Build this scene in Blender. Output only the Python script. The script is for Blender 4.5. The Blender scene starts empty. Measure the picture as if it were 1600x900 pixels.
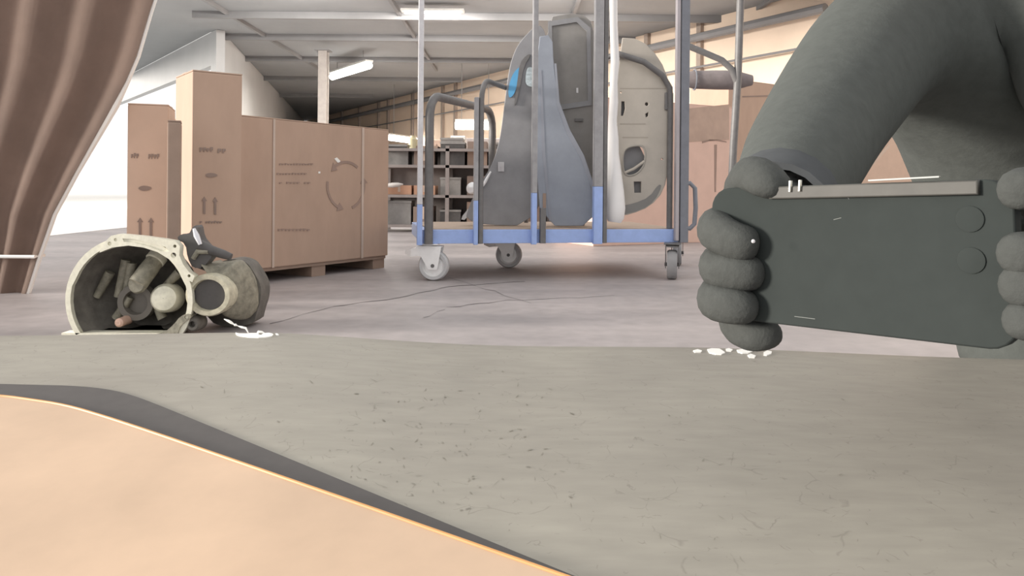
import bpy, bmesh, math, random
from mathutils import Vector, Matrix
random.seed(7)
C = bpy.context.scene.collection
sc = bpy.context.scene

# ---------------------------------------------------------------- camera
F = 1200.0
CAM = Vector((0.0, 0.0, 0.5))
HY = 291.0            # row of the principal point: the lens is shifted, uprights stay upright
ROLL = math.radians(0.5)
Rm = Matrix.Rotation(math.radians(90), 3, 'X') @ Matrix.Rotation(ROLL, 3, 'Z')
cd = bpy.data.cameras.new('camera')
cam = bpy.data.objects.new('camera', cd)
C.objects.link(cam)
cd.sensor_width = 36.0
cd.lens = 36.0 * F / 1600.0
cd.shift_y = -(450 - HY) / 1600.0
cd.clip_start = 0.02
cd.clip_end = 300
cam.matrix_world = Matrix.Translation(CAM) @ Rm.to_4x4()
sc.camera = cam

# ---------------------------------------------------------------- daylight and exposure
w = bpy.data.worlds.new('sky')
sc.world = w
w.use_nodes = True
bg = w.node_tree.nodes['Background']
bg.inputs[0].default_value = (1.0, 0.985, 0.97, 1)
bg.inputs[1].default_value = 1.12
sun = bpy.data.lights.new('sun', 'SUN')
sun.energy = 6.0
sun.angle = math.radians(12)
sun.color = (1.0, 0.93, 0.84)
so = bpy.data.objects.new('sun', sun)
C.objects.link(so)
so.rotation_euler = Vector((-0.97, -0.19, 0.13)).to_track_quat('Z', 'Y').to_euler()
sc.view_settings.view_transform = 'Standard'
sc.view_settings.look = 'None'
sc.view_settings.gamma = 1.0
sc.view_settings.exposure = 0.0
sc.view_settings.use_curve_mapping = False


# ---------------------------------------------------------------- helpers
def ray(px, py):
    return Rm @ Vector(((px - 800) / F, -(py - HY) / F, -1.0))


def at(px, py, Y):
    d = ray(px, py)
    return CAM + d * (Y / d.y)


def g(px, py, z=0.0):
    d = ray(px, py)
    return CAM + d * ((z - CAM.z) / d.z)


def proj(P):
    l = Rm.inverted() @ (Vector(P) - CAM)
    return (800 + F * l.x / -l.z, HY - F * l.y / -l.z)


def lin(c):
    return tuple((x / 255 / 12.92 if x / 255 <= 0.04045 else ((x / 255 + 0.055) / 1.055) ** 2.4) for x in c)


MATS = {}


def mat(name, rgb, rough=0.6, metal=0.0, var=0.12, scale=6.0, bump=0.0, coat=0.0, stretch=(1, 1, 1), emit=0.0, spec=0.5):
    if name in MATS:
        return MATS[name]
    m = bpy.data.materials.new(name)
    m.use_nodes = True
    nt = m.node_tree
    b = nt.nodes['Principled BSDF']
    b.inputs['Roughness'].default_value = rough
    b.inputs['Metallic'].default_value = metal
    b.inputs['Coat Weight'].default_value = coat
    b.inputs['Specular IOR Level'].default_value = spec
    tc = nt.nodes.new('ShaderNodeTexCoord')
    mp = nt.nodes.new('ShaderNodeMapping')
    mp.inputs['Scale'].default_value = stretch
    nt.links.new(tc.outputs['Object'], mp.inputs[0])
    n = nt.nodes.new('ShaderNodeTexNoise')
    n.inputs['Scale'].default_value = scale
    n.inputs['Detail'].default_value = 6
    n.inputs['Roughness'].default_value = 0.62
    nt.links.new(mp.outputs[0], n.inputs['Vector'])
    r = nt.nodes.new('ShaderNodeValToRGB')
    r.color_ramp.elements[0].position = 0.28
    r.color_ramp.elements[1].position = 0.72
    r.color_ramp.elements[0].color = tuple(c * (1 - var) for c in rgb) + (1,)
    r.color_ramp.elements[1].color = tuple(min(1, c * (1 + var)) for c in rgb) + (1,)
    nt.links.new(n.outputs['Fac'], r.inputs[0])
    nt.links.new(r.outputs[0], b.inputs['Base Color'])
    if bump:
        bp = nt.nodes.new('ShaderNodeBump')
        bp.inputs['Strength'].default_value = bump
        bp.inputs['Distance'].default_value = 0.01
        nt.links.new(n.outputs['Fac'], bp.inputs['Height'])
        nt.links.new(bp.outputs[0], b.inputs['Normal'])
    if emit:
        b.inputs['Emission Color'].default_value = (1, 0.97, 0.9, 1)
        b.inputs['Emission Strength'].default_value = emit
    MATS[name] = m
    return m


def obj(name, bm, m, parent=None, smooth=False):
    if isinstance(bm, bmesh.types.BMesh):
        me = bpy.data.meshes.new(name)
        bmesh.ops.recalc_face_normals(bm, faces=bm.faces)
        bm.to_mesh(me)
        bm.free()
    else:
        me = bm
    o = bpy.data.objects.new(name, me)
    C.objects.link(o)
    me.materials.clear()
    me.materials.append(m)
    if smooth:
        for p in me.polygons:
            p.use_smooth = True
        try:
            me.set_sharp_from_angle(angle=math.radians(40))
        except Exception:
            pass
    if parent:
        o.parent = parent
        o.matrix_parent_inverse = Matrix.Translation(-parent.location)
    return o


def tag(o, label=None, cat=None, group=None, kind=None):
    if label: o['label'] = label
    if cat: o['category'] = cat
    if group: o['group'] = group
    if kind: o['kind'] = kind
    return o


def thing(name, label, cat, loc=(0, 0, 0), group=None):
    o = bpy.data.objects.new(name, None)
    C.objects.link(o)
    o.location = loc
    o.empty_display_size = 0.05
    bpy.context.view_layer.update()
    return tag(o, label, cat, group)


def hexa(bm, pts, bevel=0.0):
    """8 points: bottom ring of 4 then top ring of 4"""
    v = [bm.verts.new(p) for p in pts]
    fs = [bm.faces.new([v[i] for i in q]) for q in ((3, 2, 1, 0), (4, 5, 6, 7), (0, 1, 5, 4), (1, 2, 6, 5), (2, 3, 7, 6), (3, 0, 4, 7))]
    if bevel:
        es = list({e for f in fs for e in f.edges})
        bmesh.ops.bevel(bm, geom=es, offset=bevel, segments=2, affect='EDGES', profile=0.6)
    return bm


def prism_box(bm, o, u, v, h, bevel=0.0, z0=None):
    """box from corner o along vectors u, v, h"""
    o = Vector(o); u = Vector(u); v = Vector(v); h = Vector(h)
    return hexa(bm, [o, o + u, o + u + v, o + v, o + h, o + u + h, o + u + v + h, o + v + h], bevel)


def tube(bm, pts, r, n=10, closed=False, cap=True):
    pts = [Vector(p) for p in pts]
    rs = r if isinstance(r, (list, tuple)) else [r] * len(pts)
    rings = []
    N = len(pts)
    prev = None
    for i, p in enumerate(pts):
        if closed:
            t = pts[(i + 1) % N] - pts[i - 1]
        else:
            t = pts[min(i + 1, N - 1)] - pts[max(i - 1, 0)]
        t.normalize()
        if prev is None:
            a = Vector((0, 0, 1)) if abs(t.z) < 0.9 else Vector((1, 0, 0))
            nrm = t.cross(a).normalized()
        else:
            nrm = (prev - t * prev.dot(t)).normalized()
        prev = nrm
        b = t.cross(nrm)
        rings.append([bm.verts.new(p + (nrm * math.cos(k * 2 * math.pi / n) + b * math.sin(k * 2 * math.pi / n)) * rs[i]) for k in range(n)])
    for i in range(N if closed else N - 1):
        A = rings[i]; B = rings[(i + 1) % N]
        for k in range(n):
            bm.faces.new((A[k], A[(k + 1) % n], B[(k + 1) % n], B[k]))
    if cap and not closed:
        bm.faces.new(list(reversed(rings[0])))
        bm.faces.new(rings[-1])
    return bm


def lathe(bm, c, axis, prof, n=32):
    """prof: (along axis, radius)"""
    c = Vector(c); ax = Vector(axis).normalized()
    a = Vector((0, 0, 1)) if abs(ax.z) < 0.9 else Vector((1, 0, 0))
    e1 = ax.cross(a).normalized(); e2 = ax.cross(e1)
    rings = []
    for t, r in prof:
        rings.append([bm.verts.new(c + ax * t + (e1 * math.cos(k * 2 * math.pi / n) + e2 * math.sin(k * 2 * math.pi / n)) * max(r, 1e-4)) for k in range(n)])
    for A, B in zip(rings, rings[1:]):
        for k in range(n):
            bm.faces.new((A[k], A[(k + 1) % n], B[(k + 1) % n], B[k]))
    return bm


def plate(name, pts, holes, thick, origin, ex, ey, m, parent=None, bevel=0.0, smooth_curve=False):
    """flat plate with real holes; pts are 2-D (m) in the frame origin, ex, ey"""
    cu = bpy.data.curves.new(name + '_outline', 'CURVE')
    cu.dimensions = '2D'
    cu.fill_mode = 'BOTH'
    cu.extrude = thick / 2
    cu.bevel_depth = bevel
    cu.bevel_resolution = 1
    for loop in [pts] + list(holes):
        s = cu.splines.new('POLY')
        s.points.add(len(loop) - 1)
        for i, p in enumerate(loop):
            s.points[i].co = (p[0], p[1], 0, 1)
        s.use_cyclic_u = True
    tmp = bpy.data.objects.new('tmp', cu)
    C.objects.link(tmp)
    dg = bpy.context.evaluated_depsgraph_get()
    me = bpy.data.meshes.new_from_object(tmp.evaluated_get(dg))
    bpy.data.objects.remove(tmp)
    bpy.data.curves.remove(cu)
    ex = Vector(ex).normalized(); ey = Vector(ey).normalized(); ez = ex.cross(ey)
    M = Matrix((ex, ey, ez)).transposed().to_4x4()
    M.translation = Vector(origin)
    me.transform(M)
    me.name = name
    return obj(name, me, m, parent)


def ring_pts(cx, cy, rx, ry=None, n=20, a0=0.0, a1=2 * math.pi, full=True):
    ry = ry or rx
    k = n if full else n - 1
    return [(cx + rx * math.cos(a0 + (a1 - a0) * i / k), cy + ry * math.sin(a0 + (a1 - a0) * i / k)) for i in range(n)]


def rounded(pts, it=2):
    for _ in range(it):
        q = []
        for i in range(len(pts)):
            a = pts[i]; b = pts[(i + 1) % len(pts)]
            q.append((a[0] * .75 + b[0] * .25, a[1] * .75 + b[1] * .25))
            q.append((a[0] * .25 + b[0] * .75, a[1] * .25 + b[1] * .75))
        pts = q
    return pts


class Face:
    """an upright working plane at distance Y in which outlines are drawn in metres"""
    def __init__(s, px, py, Y):
        s.Y = Y
        s.o = at(px, py, Y)

    def uv(s, px, py):
        p = at(px, py, s.Y) - s.o
        return (p.x, p.z)

    def plate(s, name, pts, holes, thick, m, parent=None, dy=0.0, bevel=0.0, rnd=0, hr=0):
        P = [s.uv(*p) for p in pts]
        if rnd: P = rounded(P, rnd)
        H = [[s.uv(*p) for p in h] for h in holes]
        if hr: H = [rounded(h, hr) for h in H]
        return plate(name, P, H, thick, s.o + Vector((0, dy, 0)), (1, 0, 0), (0, 0, 1), m, parent, bevel)


def skin(name, nodes, edges, m, parent=None, levels=2, root=0):
    me = bpy.data.meshes.new(name)
    me.from_pydata([n[0] for n in nodes], edges, [])
    o = bpy.data.objects.new(name, me)
    C.objects.link(o)
    o.modifiers.new('s', 'SKIN')
    for i, n in enumerate(nodes):
        r = n[1]
        me.skin_vertices[0].data[i].radius = (r, r) if not isinstance(r, tuple) else r
        me.skin_vertices[0].data[i].use_root = (i == root)
    sb = o.modifiers.new('d', 'SUBSURF')
    sb.levels = levels
    sb.render_levels = levels
    dg = bpy.context.evaluated_depsgraph_get()
    nm = bpy.data.meshes.new_from_object(o.evaluated_get(dg))
    bpy.data.objects.remove(o)
    nm.name = name
    return obj(name, nm, m, parent, smooth=True)


# ---------------------------------------------------------------- materials
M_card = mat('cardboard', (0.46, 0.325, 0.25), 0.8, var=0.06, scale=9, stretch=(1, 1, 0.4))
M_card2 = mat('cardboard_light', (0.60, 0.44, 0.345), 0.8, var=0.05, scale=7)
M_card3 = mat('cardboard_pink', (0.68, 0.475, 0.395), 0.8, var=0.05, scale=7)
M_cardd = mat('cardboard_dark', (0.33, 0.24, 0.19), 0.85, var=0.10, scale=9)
M_print = mat('carton_ink', (0.27, 0.20, 0.17), 0.8, var=0.1)
M_tape = mat('parcel_tape', (0.56, 0.44, 0.36), 0.35, var=0.05)
M_blue = mat('blue_enamel', (0.34, 0.46, 0.80), 0.4, var=0.08, scale=20)
M_bluedk = mat('dull_blue_enamel', (0.18, 0.19, 0.22), 0.45, var=0.1, scale=20)
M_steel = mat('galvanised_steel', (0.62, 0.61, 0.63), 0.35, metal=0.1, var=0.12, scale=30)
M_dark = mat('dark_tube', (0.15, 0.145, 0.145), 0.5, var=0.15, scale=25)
M_wood = mat('plywood', (0.47, 0.36, 0.28), 0.7, var=0.15, scale=12, stretch=(1, 8, 1))
M_zinc = mat('zinc_castor', (0.95, 0.95, 0.95), 0.3, metal=0.2, var=0.05, scale=30)
M_tyre = mat('grey_rubber', (0.52, 0.52, 0.53), 0.6, var=0.08, scale=30)
M_tyredk = mat('darker_grey_rubber', (0.28, 0.275, 0.28), 0.6, var=0.08, scale=30)  # darker grey tyre tone for the right-hand castors
M_white = mat('white_foam', (0.80, 0.79, 0.79), 0.7, var=0.03, scale=10)
M_wall = mat('painted_wall', (0.74, 0.60, 0.48), 0.9, var=0.06, scale=0.6)
M_wallL = mat('dark_wall', (0.42, 0.425, 0.43), 0.9, var=0.06, scale=0.6)
M_roof = mat('roof_sheet', (0.235, 0.245, 0.255), 0.9, var=0.08, scale=0.5)
M_beam = mat('roof_beam', (0.185, 0.185, 0.19), 0.8, var=0.1, scale=1)
M_lamp = mat('lamp_tube', (0.9, 0.9, 0.9), 0.5, emit=9.0)
M_lampb = mat('lamp_housing', (0.6, 0.6, 0.58), 0.5)
M_alu = mat('cast_aluminium', (0.25, 0.235, 0.185), 0.6, metal=0.1, var=0.4, scale=45, bump=0.3)
M_alub = mat('machined_aluminium', (0.74, 0.72, 0.60), 0.4, metal=0.15, var=0.12, scale=60)
M_aludk = mat('oily_casting', (0.13, 0.12, 0.105), 0.6, var=0.35, scale=22, bump=0.3)
M_oil = mat('black_oily_steel', (0.085, 0.08, 0.078), 0.5, var=0.2, scale=20)
M_cloth = mat('dark_jacket', (0.080, 0.087, 0.082), 0.95, var=0.10, scale=60, bump=0.15, spec=0.2)
M_trouser = mat('dark_trousers', (0.07, 0.075, 0.08), 0.95, var=0.10, scale=50, spec=0.2)
M_glove = mat('work_glove', (0.062, 0.066, 0.063), 0.9, var=0.12, scale=120, bump=0.2, spec=0.2)
M_phone = mat('phone_case', (0.033, 0.039, 0.0375), 0.85, var=0.08, scale=40, spec=0.15)
M_rim = mat('phone_rim', (0.060, 0.058, 0.052), 0.6, var=0.15, scale=60)
M_skin = mat('skin', (0.5, 0.32, 0.24), 0.6, var=0.05)
M_hair = mat('hair', (0.05, 0.035, 0.03), 0.7, var=0.3, scale=40)
M_door = mat('beige_primer', (0.41, 0.375, 0.33), 0.5, var=0.08, scale=10)
M_doordk = mat('dark_rim', (0.20, 0.195, 0.185), 0.5, var=0.1, scale=10)
M_bonnet = mat('blue_grey_paint', (0.27, 0.295, 0.345), 0.4, var=0.12, scale=6)
M_bumper = mat('black_plastic', (0.25, 0.25, 0.262), 0.5, var=0.15, scale=8)
M_brown = mat('brown_black_paint', (0.24, 0.23, 0.22), 0.5, var=0.15, scale=8)
M_bluehi = mat('light_blue_highlight', lin((92, 165, 212)), 0.4, var=0.1, scale=14)
M_palehi = mat('pale_highlight', (0.45, 0.52, 0.55), 0.25, var=0.35, scale=60)
M_tarp = mat('brown_tarp', (0.27, 0.195, 0.16), 0.85, var=0.12, scale=5)
M_hem = mat('white_hem', (0.88, 0.87, 0.84), 0.8, var=0.03)
M_bin = mat('grey_bin', (0.25, 0.24, 0.23), 0.7, var=0.2, scale=9)
M_rack = mat('rack_steel', (0.24, 0.21, 0.20), 0.6, var=0.15, scale=9)
M_orange = mat('orange_carton', (0.52, 0.30, 0.20), 0.8, var=0.1, scale=9)


def build_floor_mat():
    m = bpy.data.materials.new('polished_concrete')
    m.use_nodes = True
    nt = m.node_tree; N = nt.nodes; L = nt.links
    b = N['Principled BSDF']
    tc = N.new('ShaderNodeTexCoord')
    n1 = N.new('ShaderNodeTexNoise'); n1.inputs['Scale'].default_value = 1.3; n1.inputs['Detail'].default_value = 8
    n2 = N.new('ShaderNodeTexNoise'); n2.inputs['Scale'].default_value = 14; n2.inputs['Detail'].default_value = 8
    mp = N.new('ShaderNodeMapping'); mp.inputs['Scale'].default_value = (0.7, 2.2, 1)
    L.new(tc.outputs['Object'], mp.inputs[0])
    L.new(mp.outputs[0], n1.inputs['Vector']); L.new(tc.outputs['Object'], n2.inputs['Vector'])
    r = N.new('ShaderNodeValToRGB')
    r.color_ramp.elements[0].position = 0.3; r.color_ramp.elements[1].position = 0.7
    r.color_ramp.elements[0].color = (0.375, 0.342, 0.34, 1)
    r.color_ramp.elements[1].color = (0.53, 0.48, 0.472, 1)
    L.new(n1.outputs['Fac'], r.inputs[0])
    mx = N.new('ShaderNodeMix'); mx.data_type = 'RGBA'; mx.blend_type = 'MULTIPLY'
    mx.inputs[0].default_value = 0.35
    L.new(r.outputs[0], mx.inputs[6]); L.new(n2.outputs['Fac'], mx.inputs[7])
    L.new(mx.outputs[2], b.inputs['Base Color'])
    rr = N.new('ShaderNodeMapRange'); rr.inputs['To Min'].default_value = 0.42; rr.inputs['To Max'].default_value = 0.6
    L.new(n1.outputs['Fac'], rr.inputs[0]); L.new(rr.outputs[0], b.inputs['Roughness'])
    b.inputs['Specular IOR Level'].default_value = 0.3
    return m


def build_panel_mat():
    m = bpy.data.materials.new('dusty_grey_paint')
    m.use_nodes = True
    nt = m.node_tree; N = nt.nodes; L = nt.links
    b = N['Principled BSDF']
    tc = N.new('ShaderNodeTexCoord')
    big = N.new('ShaderNodeTexNoise'); big.inputs['Scale'].default_value = 3.2; big.inputs['Detail'].default_value = 5
    L.new(tc.outputs['Object'], big.inputs['Vector'])
    r = N.new('ShaderNodeValToRGB')
    r.color_ramp.elements[0].position = 0.3; r.color_ramp.elements[1].position = 0.7
    r.color_ramp.elements[0].color = (0.27, 0.25, 0.218, 1)
    r.color_ramp.elements[1].color = (0.355, 0.333, 0.285, 1)
    L.new(big.outputs['Fac'], r.inputs[0])
    # fine streaky dust
    mp = N.new('ShaderNodeMapping'); mp.inputs['Scale'].default_value = (9, 34, 9); mp.inputs['Rotation'].default_value = (0, 0, 0.25)
    L.new(tc.outputs['Object'], mp.inputs[0])
    st = N.new('ShaderNodeTexNoise'); st.inputs['Scale'].default_value = 2.5; st.inputs['Detail'].default_value = 8
    L.new(mp.outputs[0], st.inputs['Vector'])
    mr = N.new('ShaderNodeMapRange'); mr.inputs['From Min'].default_value = 0.3; mr.inputs['From Max'].default_value = 0.7
    mr.inputs['To Min'].default_value = 0.93; mr.inputs['To Max'].default_value = 1.06
    L.new(st.outputs['Fac'], mr.inputs[0])
    m1 = N.new('ShaderNodeMix'); m1.data_type = 'RGBA'; m1.blend_type = 'MULTIPLY'; m1.inputs[0].default_value = 1
    L.new(r.outputs[0], m1.inputs[6]); L.new(mr.outputs[0], m1.inputs[7])
    # thin hair scratches: edges of distorted cells, broken up by noise
    def hair(scale, width, dist, lo, fac, prev):
        dn = N.new('ShaderNodeTexNoise'); dn.inputs['Scale'].default_value = scale * 0.8; dn.inputs['Detail'].default_value = 3
        L.new(tc.outputs['Object'], dn.inputs['Vector'])
        ad = N.new('ShaderNodeVectorMath'); ad.operation = 'MULTIPLY_ADD'
        ad.inputs[1].default_value = (dist,) * 3
        L.new(dn.outputs['Color'], ad.inputs[0]); L.new(tc.outputs['Object'], ad.inputs[2])
        vo = N.new('ShaderNodeTexVoronoi'); vo.feature = 'DISTANCE_TO_EDGE'; vo.inputs['Scale'].default_value = scale
        L.new(ad.outputs[0], vo.inputs['Vector'])
        lt = N.new('ShaderNodeMapRange'); lt.inputs['From Min'].default_value = 0; lt.inputs['From Max'].default_value = width
        lt.inputs['To Min'].default_value = 1; lt.inputs['To Max'].default_value = 0
        L.new(vo.outputs['Distance'], lt.inputs[0])
        mk = N.new('ShaderNodeTexNoise'); mk.inputs['Scale'].default_value = scale * 1.7; mk.inputs['Detail'].default_value = 2
        L.new(tc.outputs['Object'], mk.inputs['Vector'])
        mm = N.new('ShaderNodeMapRange'); mm.inputs['From Min'].default_value = lo; mm.inputs['From Max'].default_value = lo + 0.06
        L.new(mk.outputs['Fac'], mm.inputs[0])
        mu = N.new('ShaderNodeMath'); mu.operation = 'MULTIPLY'
        L.new(lt.outputs[0], mu.inputs[0]); L.new(mm.outputs[0], mu.inputs[1])
        m3 = N.new('ShaderNodeMath'); m3.operation = 'MULTIPLY'; m3.inputs[1].default_value = fac
        L.new(mu.outputs[0], m3.inputs[0])
        mx = N.new('ShaderNodeMix'); mx.data_type = 'RGBA'
        L.new(m3.outputs[0], mx.inputs[0]); L.new(prev, mx.inputs[6]); mx.inputs[7].default_value = (0.12, 0.11, 0.09, 1)
        return mx.outputs[2]
    c = hair(26, 0.018, 0.03, 0.55, 0.30, m1.outputs[2])
    c = hair(55, 0.03, 0.03, 0.58, 0.38, c)
    L.new(c, b.inputs['Base Color'])
    b.inputs['Roughness'].default_value = 0.5
    b.inputs['Specular IOR Level'].default_value = 0.25
    return m


M_floor = build_floor_mat()
M_panel = build_panel_mat()
M_seal = mat('black_seal', (0.085, 0.077, 0.073), 0.6, var=0.12, scale=40)
M_sill = mat('tan_paint', (0.60, 0.43, 0.30), 0.5, var=0.10, scale=9)
M_bead = mat('orange_edge', (0.55, 0.28, 0.10), 0.45, var=0.1, scale=20)
M_chip = mat('bare_white_primer', (0.95, 0.94, 0.90), 0.7, var=0.02)
M_flake = mat('dark_grit', (0.25, 0.235, 0.20), 0.8, var=0.2, scale=60)
M_crack = mat('crack_dirt', (0.17, 0.155, 0.155), 0.9, var=0.1)

# ================================================================ SETTING
bm = bmesh.new()
prism_box(bm, (-60, -12, -0.1), (120, 0, 0), (0, 100, 0), (0, 0, 0.1))
floor = tag(obj('floor', bm, M_floor), kind='structure')


bm = bmesh.new()
v = [bm.verts.new(p) for p in ((-4.3, 4.0, .004), (-4.3, 12, .004), (-7.3, 20.3, .004), (-13.6, 48.5, .004), (-20, 87, .004), (-59, 87, .004), (-59, 4.0, .004))]
bm.faces.new(v)
ret = bmesh.ops.extrude_face_region(bm, geom=bm.faces[:])
for q in ret['geom']:
    if isinstance(q, bmesh.types.BMVert): q.co.z -= .0035
bmesh.ops.triangulate(bm, faces=bm.faces[:])
tag(obj('ground', bm, mat('pale_yard_concrete', (0.86, 0.85, 0.83), .9, var=.03)), kind='structure')


def crack(path, wpx=0.006):
    bm = bmesh.new()
    P = [g(*p) for p in path]
    Q = []
    for a, b in zip(P, P[1:]):
        for k in range(6):
            q = a.lerp(b, k / 6) + Vector((random.uniform(-.01, .01), random.uniform(-.02, .02), 0))
            Q.append(q)
    Q.append(P[-1])
    rows = []
    for i, q in enumerate(Q):
        ww = wpx * random.uniform(0.5, 1.3)
        rows.append((bm.verts.new(q + Vector((0, ww, 0.0015))), bm.verts.new(q + Vector((0, -ww, 0.0015)))))
    for A, B in zip(rows, rows[1:]):
        bm.faces.new((A[0], B[0], B[1], A[1]))
    return obj('floor_crack', bm, M_crack, floor)


crack([(425, 505), (520, 480), (640, 462), (700, 448), (820, 440)], 0.007)
crack([(655, 500), (700, 480), (790, 470), (960, 462)], 0.004)
crack([(700, 432), (760, 452), (830, 474)], 0.004)

H = 5.0
WA = at(780, 112, 1).copy()


def ceil_pt(px, py, h=H):
    return g(px, py, h)


wb0 = ceil_pt(780, 112); wb1 = ceil_pt(520, 178)
dr = (wb1 - wb0).normalized()
E0 = wb0 - dr * 34; E1 = wb1 + dr * 6
E0.z = E1.z = 0
nrm = Vector((dr.y, -dr.x, 0))
if nrm.y < 0: nrm = -nrm
bm = bmesh.new()
prism_box(bm, E0, E1 - E0, nrm * 0.3, (0, 0, H))
wallb = tag(obj('wall_back', bm, M_wall), kind='structure')


def on_wall(px):
    """floor point of back wall below pixel column px"""
    a = E0; d = (E1 - E0)
    lo, hi = 0.0, 1.0
    for _ in range(50):
        mid = (lo + hi) / 2
        P = a + d * mid
        P.z = 2.5
        if proj(P)[0] > px: lo = mid
        else: hi = mid
    P = a + d * lo
    P.z = 0
    return P


# pilasters, rail and cable runs on the back wall
for px in (535, 562, 592, 607, 645, 692, 712, 1010, 1092):
    P = on_wall(px)
    bm = bmesh.new()
    prism_box(bm, P - nrm * 0.12, -dr * 0.16, nrm * 0.119, (0, 0, H - 0.01))
    obj('pilaster', bm, mat('pilaster_paint', (0.33, 0.27, 0.23), 0.9), wallb)
for z, r, dy in ((4.5, 0.11, 0.25), (3.72, 0.03, 0.18)):
    bm = bmesh.new()
    a = on_wall(1300); b = on_wall(500)
    a = a - nrm * dy; b = b - nrm * dy
    a.z = b.z = z
    tube(bm, [a, a.lerp(b, .5), b], r, 8)
    obj('pipe', bm, M_beam, wallb, smooth=True)

# side wall with open gate at the left
gp0 = g(316, 108, 4.0); gp1 = g(200, 155, 4.0)
gd = (gp1 - gp0).normalized()
J = gp0 - gd * 0.9
gn = Vector((gd.y, -gd.x, 0))
if gn.y < 0: gn = -gn
bm = bmesh.new()
a = Vector((J.x, J.y, 4.0))
prism_box(bm, a, gd * 26, gn * 0.25, (0, 0, 0.99))
prism_box(bm, Vector((J.x, J.y, 0)), -gd * 0.5, gn * 0.25, (0, 0, 4.99))
tag(obj('wall_gate', bm, M_wallL), kind='structure')
bm = bmesh.new()
a = Vector((J.x + 0.3, J.y + 0.3, 0))
b = Vector((E1.x, E1.y, 0)) - nrm * 0.2
prism_box(bm, a, b - a, Vector((-0.25, 0, 0)), (0, 0, 4.98))
tag(obj('wall_left', bm, M_wallL), kind='structure')

bm = bmesh.new()
ys = 15.5
gk = (-17 - J.x) / gd.x
gz_ = Vector((J.x, J.y, H)) + gd * gk
for v in ([Vector((-17, ys, H)), Vector((J.x, ys, H)), Vector((J.x, J.y, H)), gz_],
          [Vector((J.x, ys, H)), Vector((24, ys, H)), Vector((24, 70, H)), Vector((E1.x - .7, 70, H)), Vector((E1.x - .7, E1.y, H)), Vector((J.x, J.y, H))]):
    for p in v: p.z = H
    nv = len(v)
    lo = [bm.verts.new(p) for p in v]; hi = [bm.verts.new(p + Vector((0, 0, 0.2))) for p in v]
    bm.faces.new(lo); bm.faces.new(hi)
    for i in range(nv):
        bm.faces.new((lo[i], lo[(i + 1) % nv], hi[(i + 1) % nv], hi[i]))
ceil = tag(obj('ceiling', bm, M_roof), kind='structure')
for y in (17, 20, 23, 27, 32, 38):
    bm = bmesh.new()
    xl_ = -16 if y < 18.5 else J.x - (y - J.y) * (J.x - E1.x) / (E1.y - J.y) + .1
    xr_ = on_wall(800).x + (on_wall(800).y - y) * 0.62 / 0.78
    prism_box(bm, (xl_, y, H - 0.18), (min(22, xr_) - xl_, 0, 0), (0, 0.14, 0), (0, 0, 0.179))
    obj('roof_beam', bm, M_beam, ceil)
for x in (-12, -7.5, -3, 1.5, 6, 10.5):
    bm = bmesh.new()
    prism_box(bm, (x, 15.6, H - 0.10), (0.09, 0, 0), (0, (2 if x < J.x else 14 if x < 0 else 6), 0), (0, 0, 0.099))
    obj('purlin', bm, M_beam, ceil)
# steel column rising above the strapped carton
P = g(503, 125, 5.0)
P = at(503, 160, 24)
bm = bmesh.new()
prism_box(bm, (P.x - .13, 24, 0), (0.26, 0, 0), (0, 0.05, 0), (0, 0, 4.7))
prism_box(bm, (P.x - .13, 24.3, 0), (0.26, 0, 0), (0, 0.05, 0), (0, 0, 4.7))
prism_box(bm, (P.x - .02, 24.05, 0), (0.04, 0, 0), (0, 0.25, 0), (0, 0, 4.7))
t = thing('steel_column', 'tall grey steel column rising behind the long strapped carton', 'column', (P.x, 24.1, 0))
obj('shaft', bm, mat('column_paint', (0.36, 0.33, 0.31), 0.7), t)
bm = bmesh.new()
prism_box(bm, (P.x - .22, 23.9, 4.69), (0.44, 0, 0), (0, 0.5, 0), (0, 0, 0.03))
obj('cap_plate', bm, M_beam, t)


# ---------------------------------------------------------------- hanging lamps
def lamp(pa, pb, z, label, r=0.07, power=150):
    A = g(pa[0], pa[1], z); B = g(pb[0], pb[1], z)
    mid = (A + B) / 2
    t = thing('tube_lamp', label, 'lamp', tuple(mid), 'fluorescent lamps under the roof')
    d = (B - A).normalized(); s = Vector((-d.y, d.x, 0))
    bm = bmesh.new()
    tube(bm, [A, A.lerp(B, .5), B], r, 10)
    obj('glowing_tube', bm, M_lamp, t, smooth=True)
    bm = bmesh.new()
    prism_box(bm, A - s * 0.14 + Vector((0, 0, r)), B - A, s * 0.28, (0, 0, 0.06))
    obj('housing', bm, M_lampb, t)
    if z < 4.8:
        for k in (.15, .85):
            p = A.lerp(B, k) + Vector((0, 0, r + .06))
            bm = bmesh.new()
            tube(bm, [p, Vector((p.x, p.y, H))], 0.012, 6)
            obj('suspension_rod', bm, M_beam, t)
    ld = bpy.data.lights.new('lamp_light', 'AREA')
    ld.shape = 'RECTANGLE'; ld.size = (B - A).length; ld.size_y = 0.25
    ld.energy = power; ld.color = (1, 0.93, 0.82)
    lo_ = bpy.data.objects.new('lamp_light', ld)
    C.objects.link(lo_)
    lo_.location = mid - Vector((0, 0, r + 0.03))
    lo_.rotation_euler = (0, 0, math.atan2(d.y, d.x))
    return t


lamp((519, 120), (577, 102), 4.45, 'glowing tube lamp high above the long strapped carton', 0.12, 500)
lamp((608, 215), (652, 221), 2.6, 'glowing tube lamp just left of the first trolley post', 0.13, 220)
lamp((712, 196), (772, 196), 2.7, 'glowing tube lamp between the two leftmost trolley posts', 0.16, 300)
lamp((1202, 130), (1232, 133), 3.9, 'glowing lamp at the edge of the dark jacket sleeve', 0.10, 250)

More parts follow.
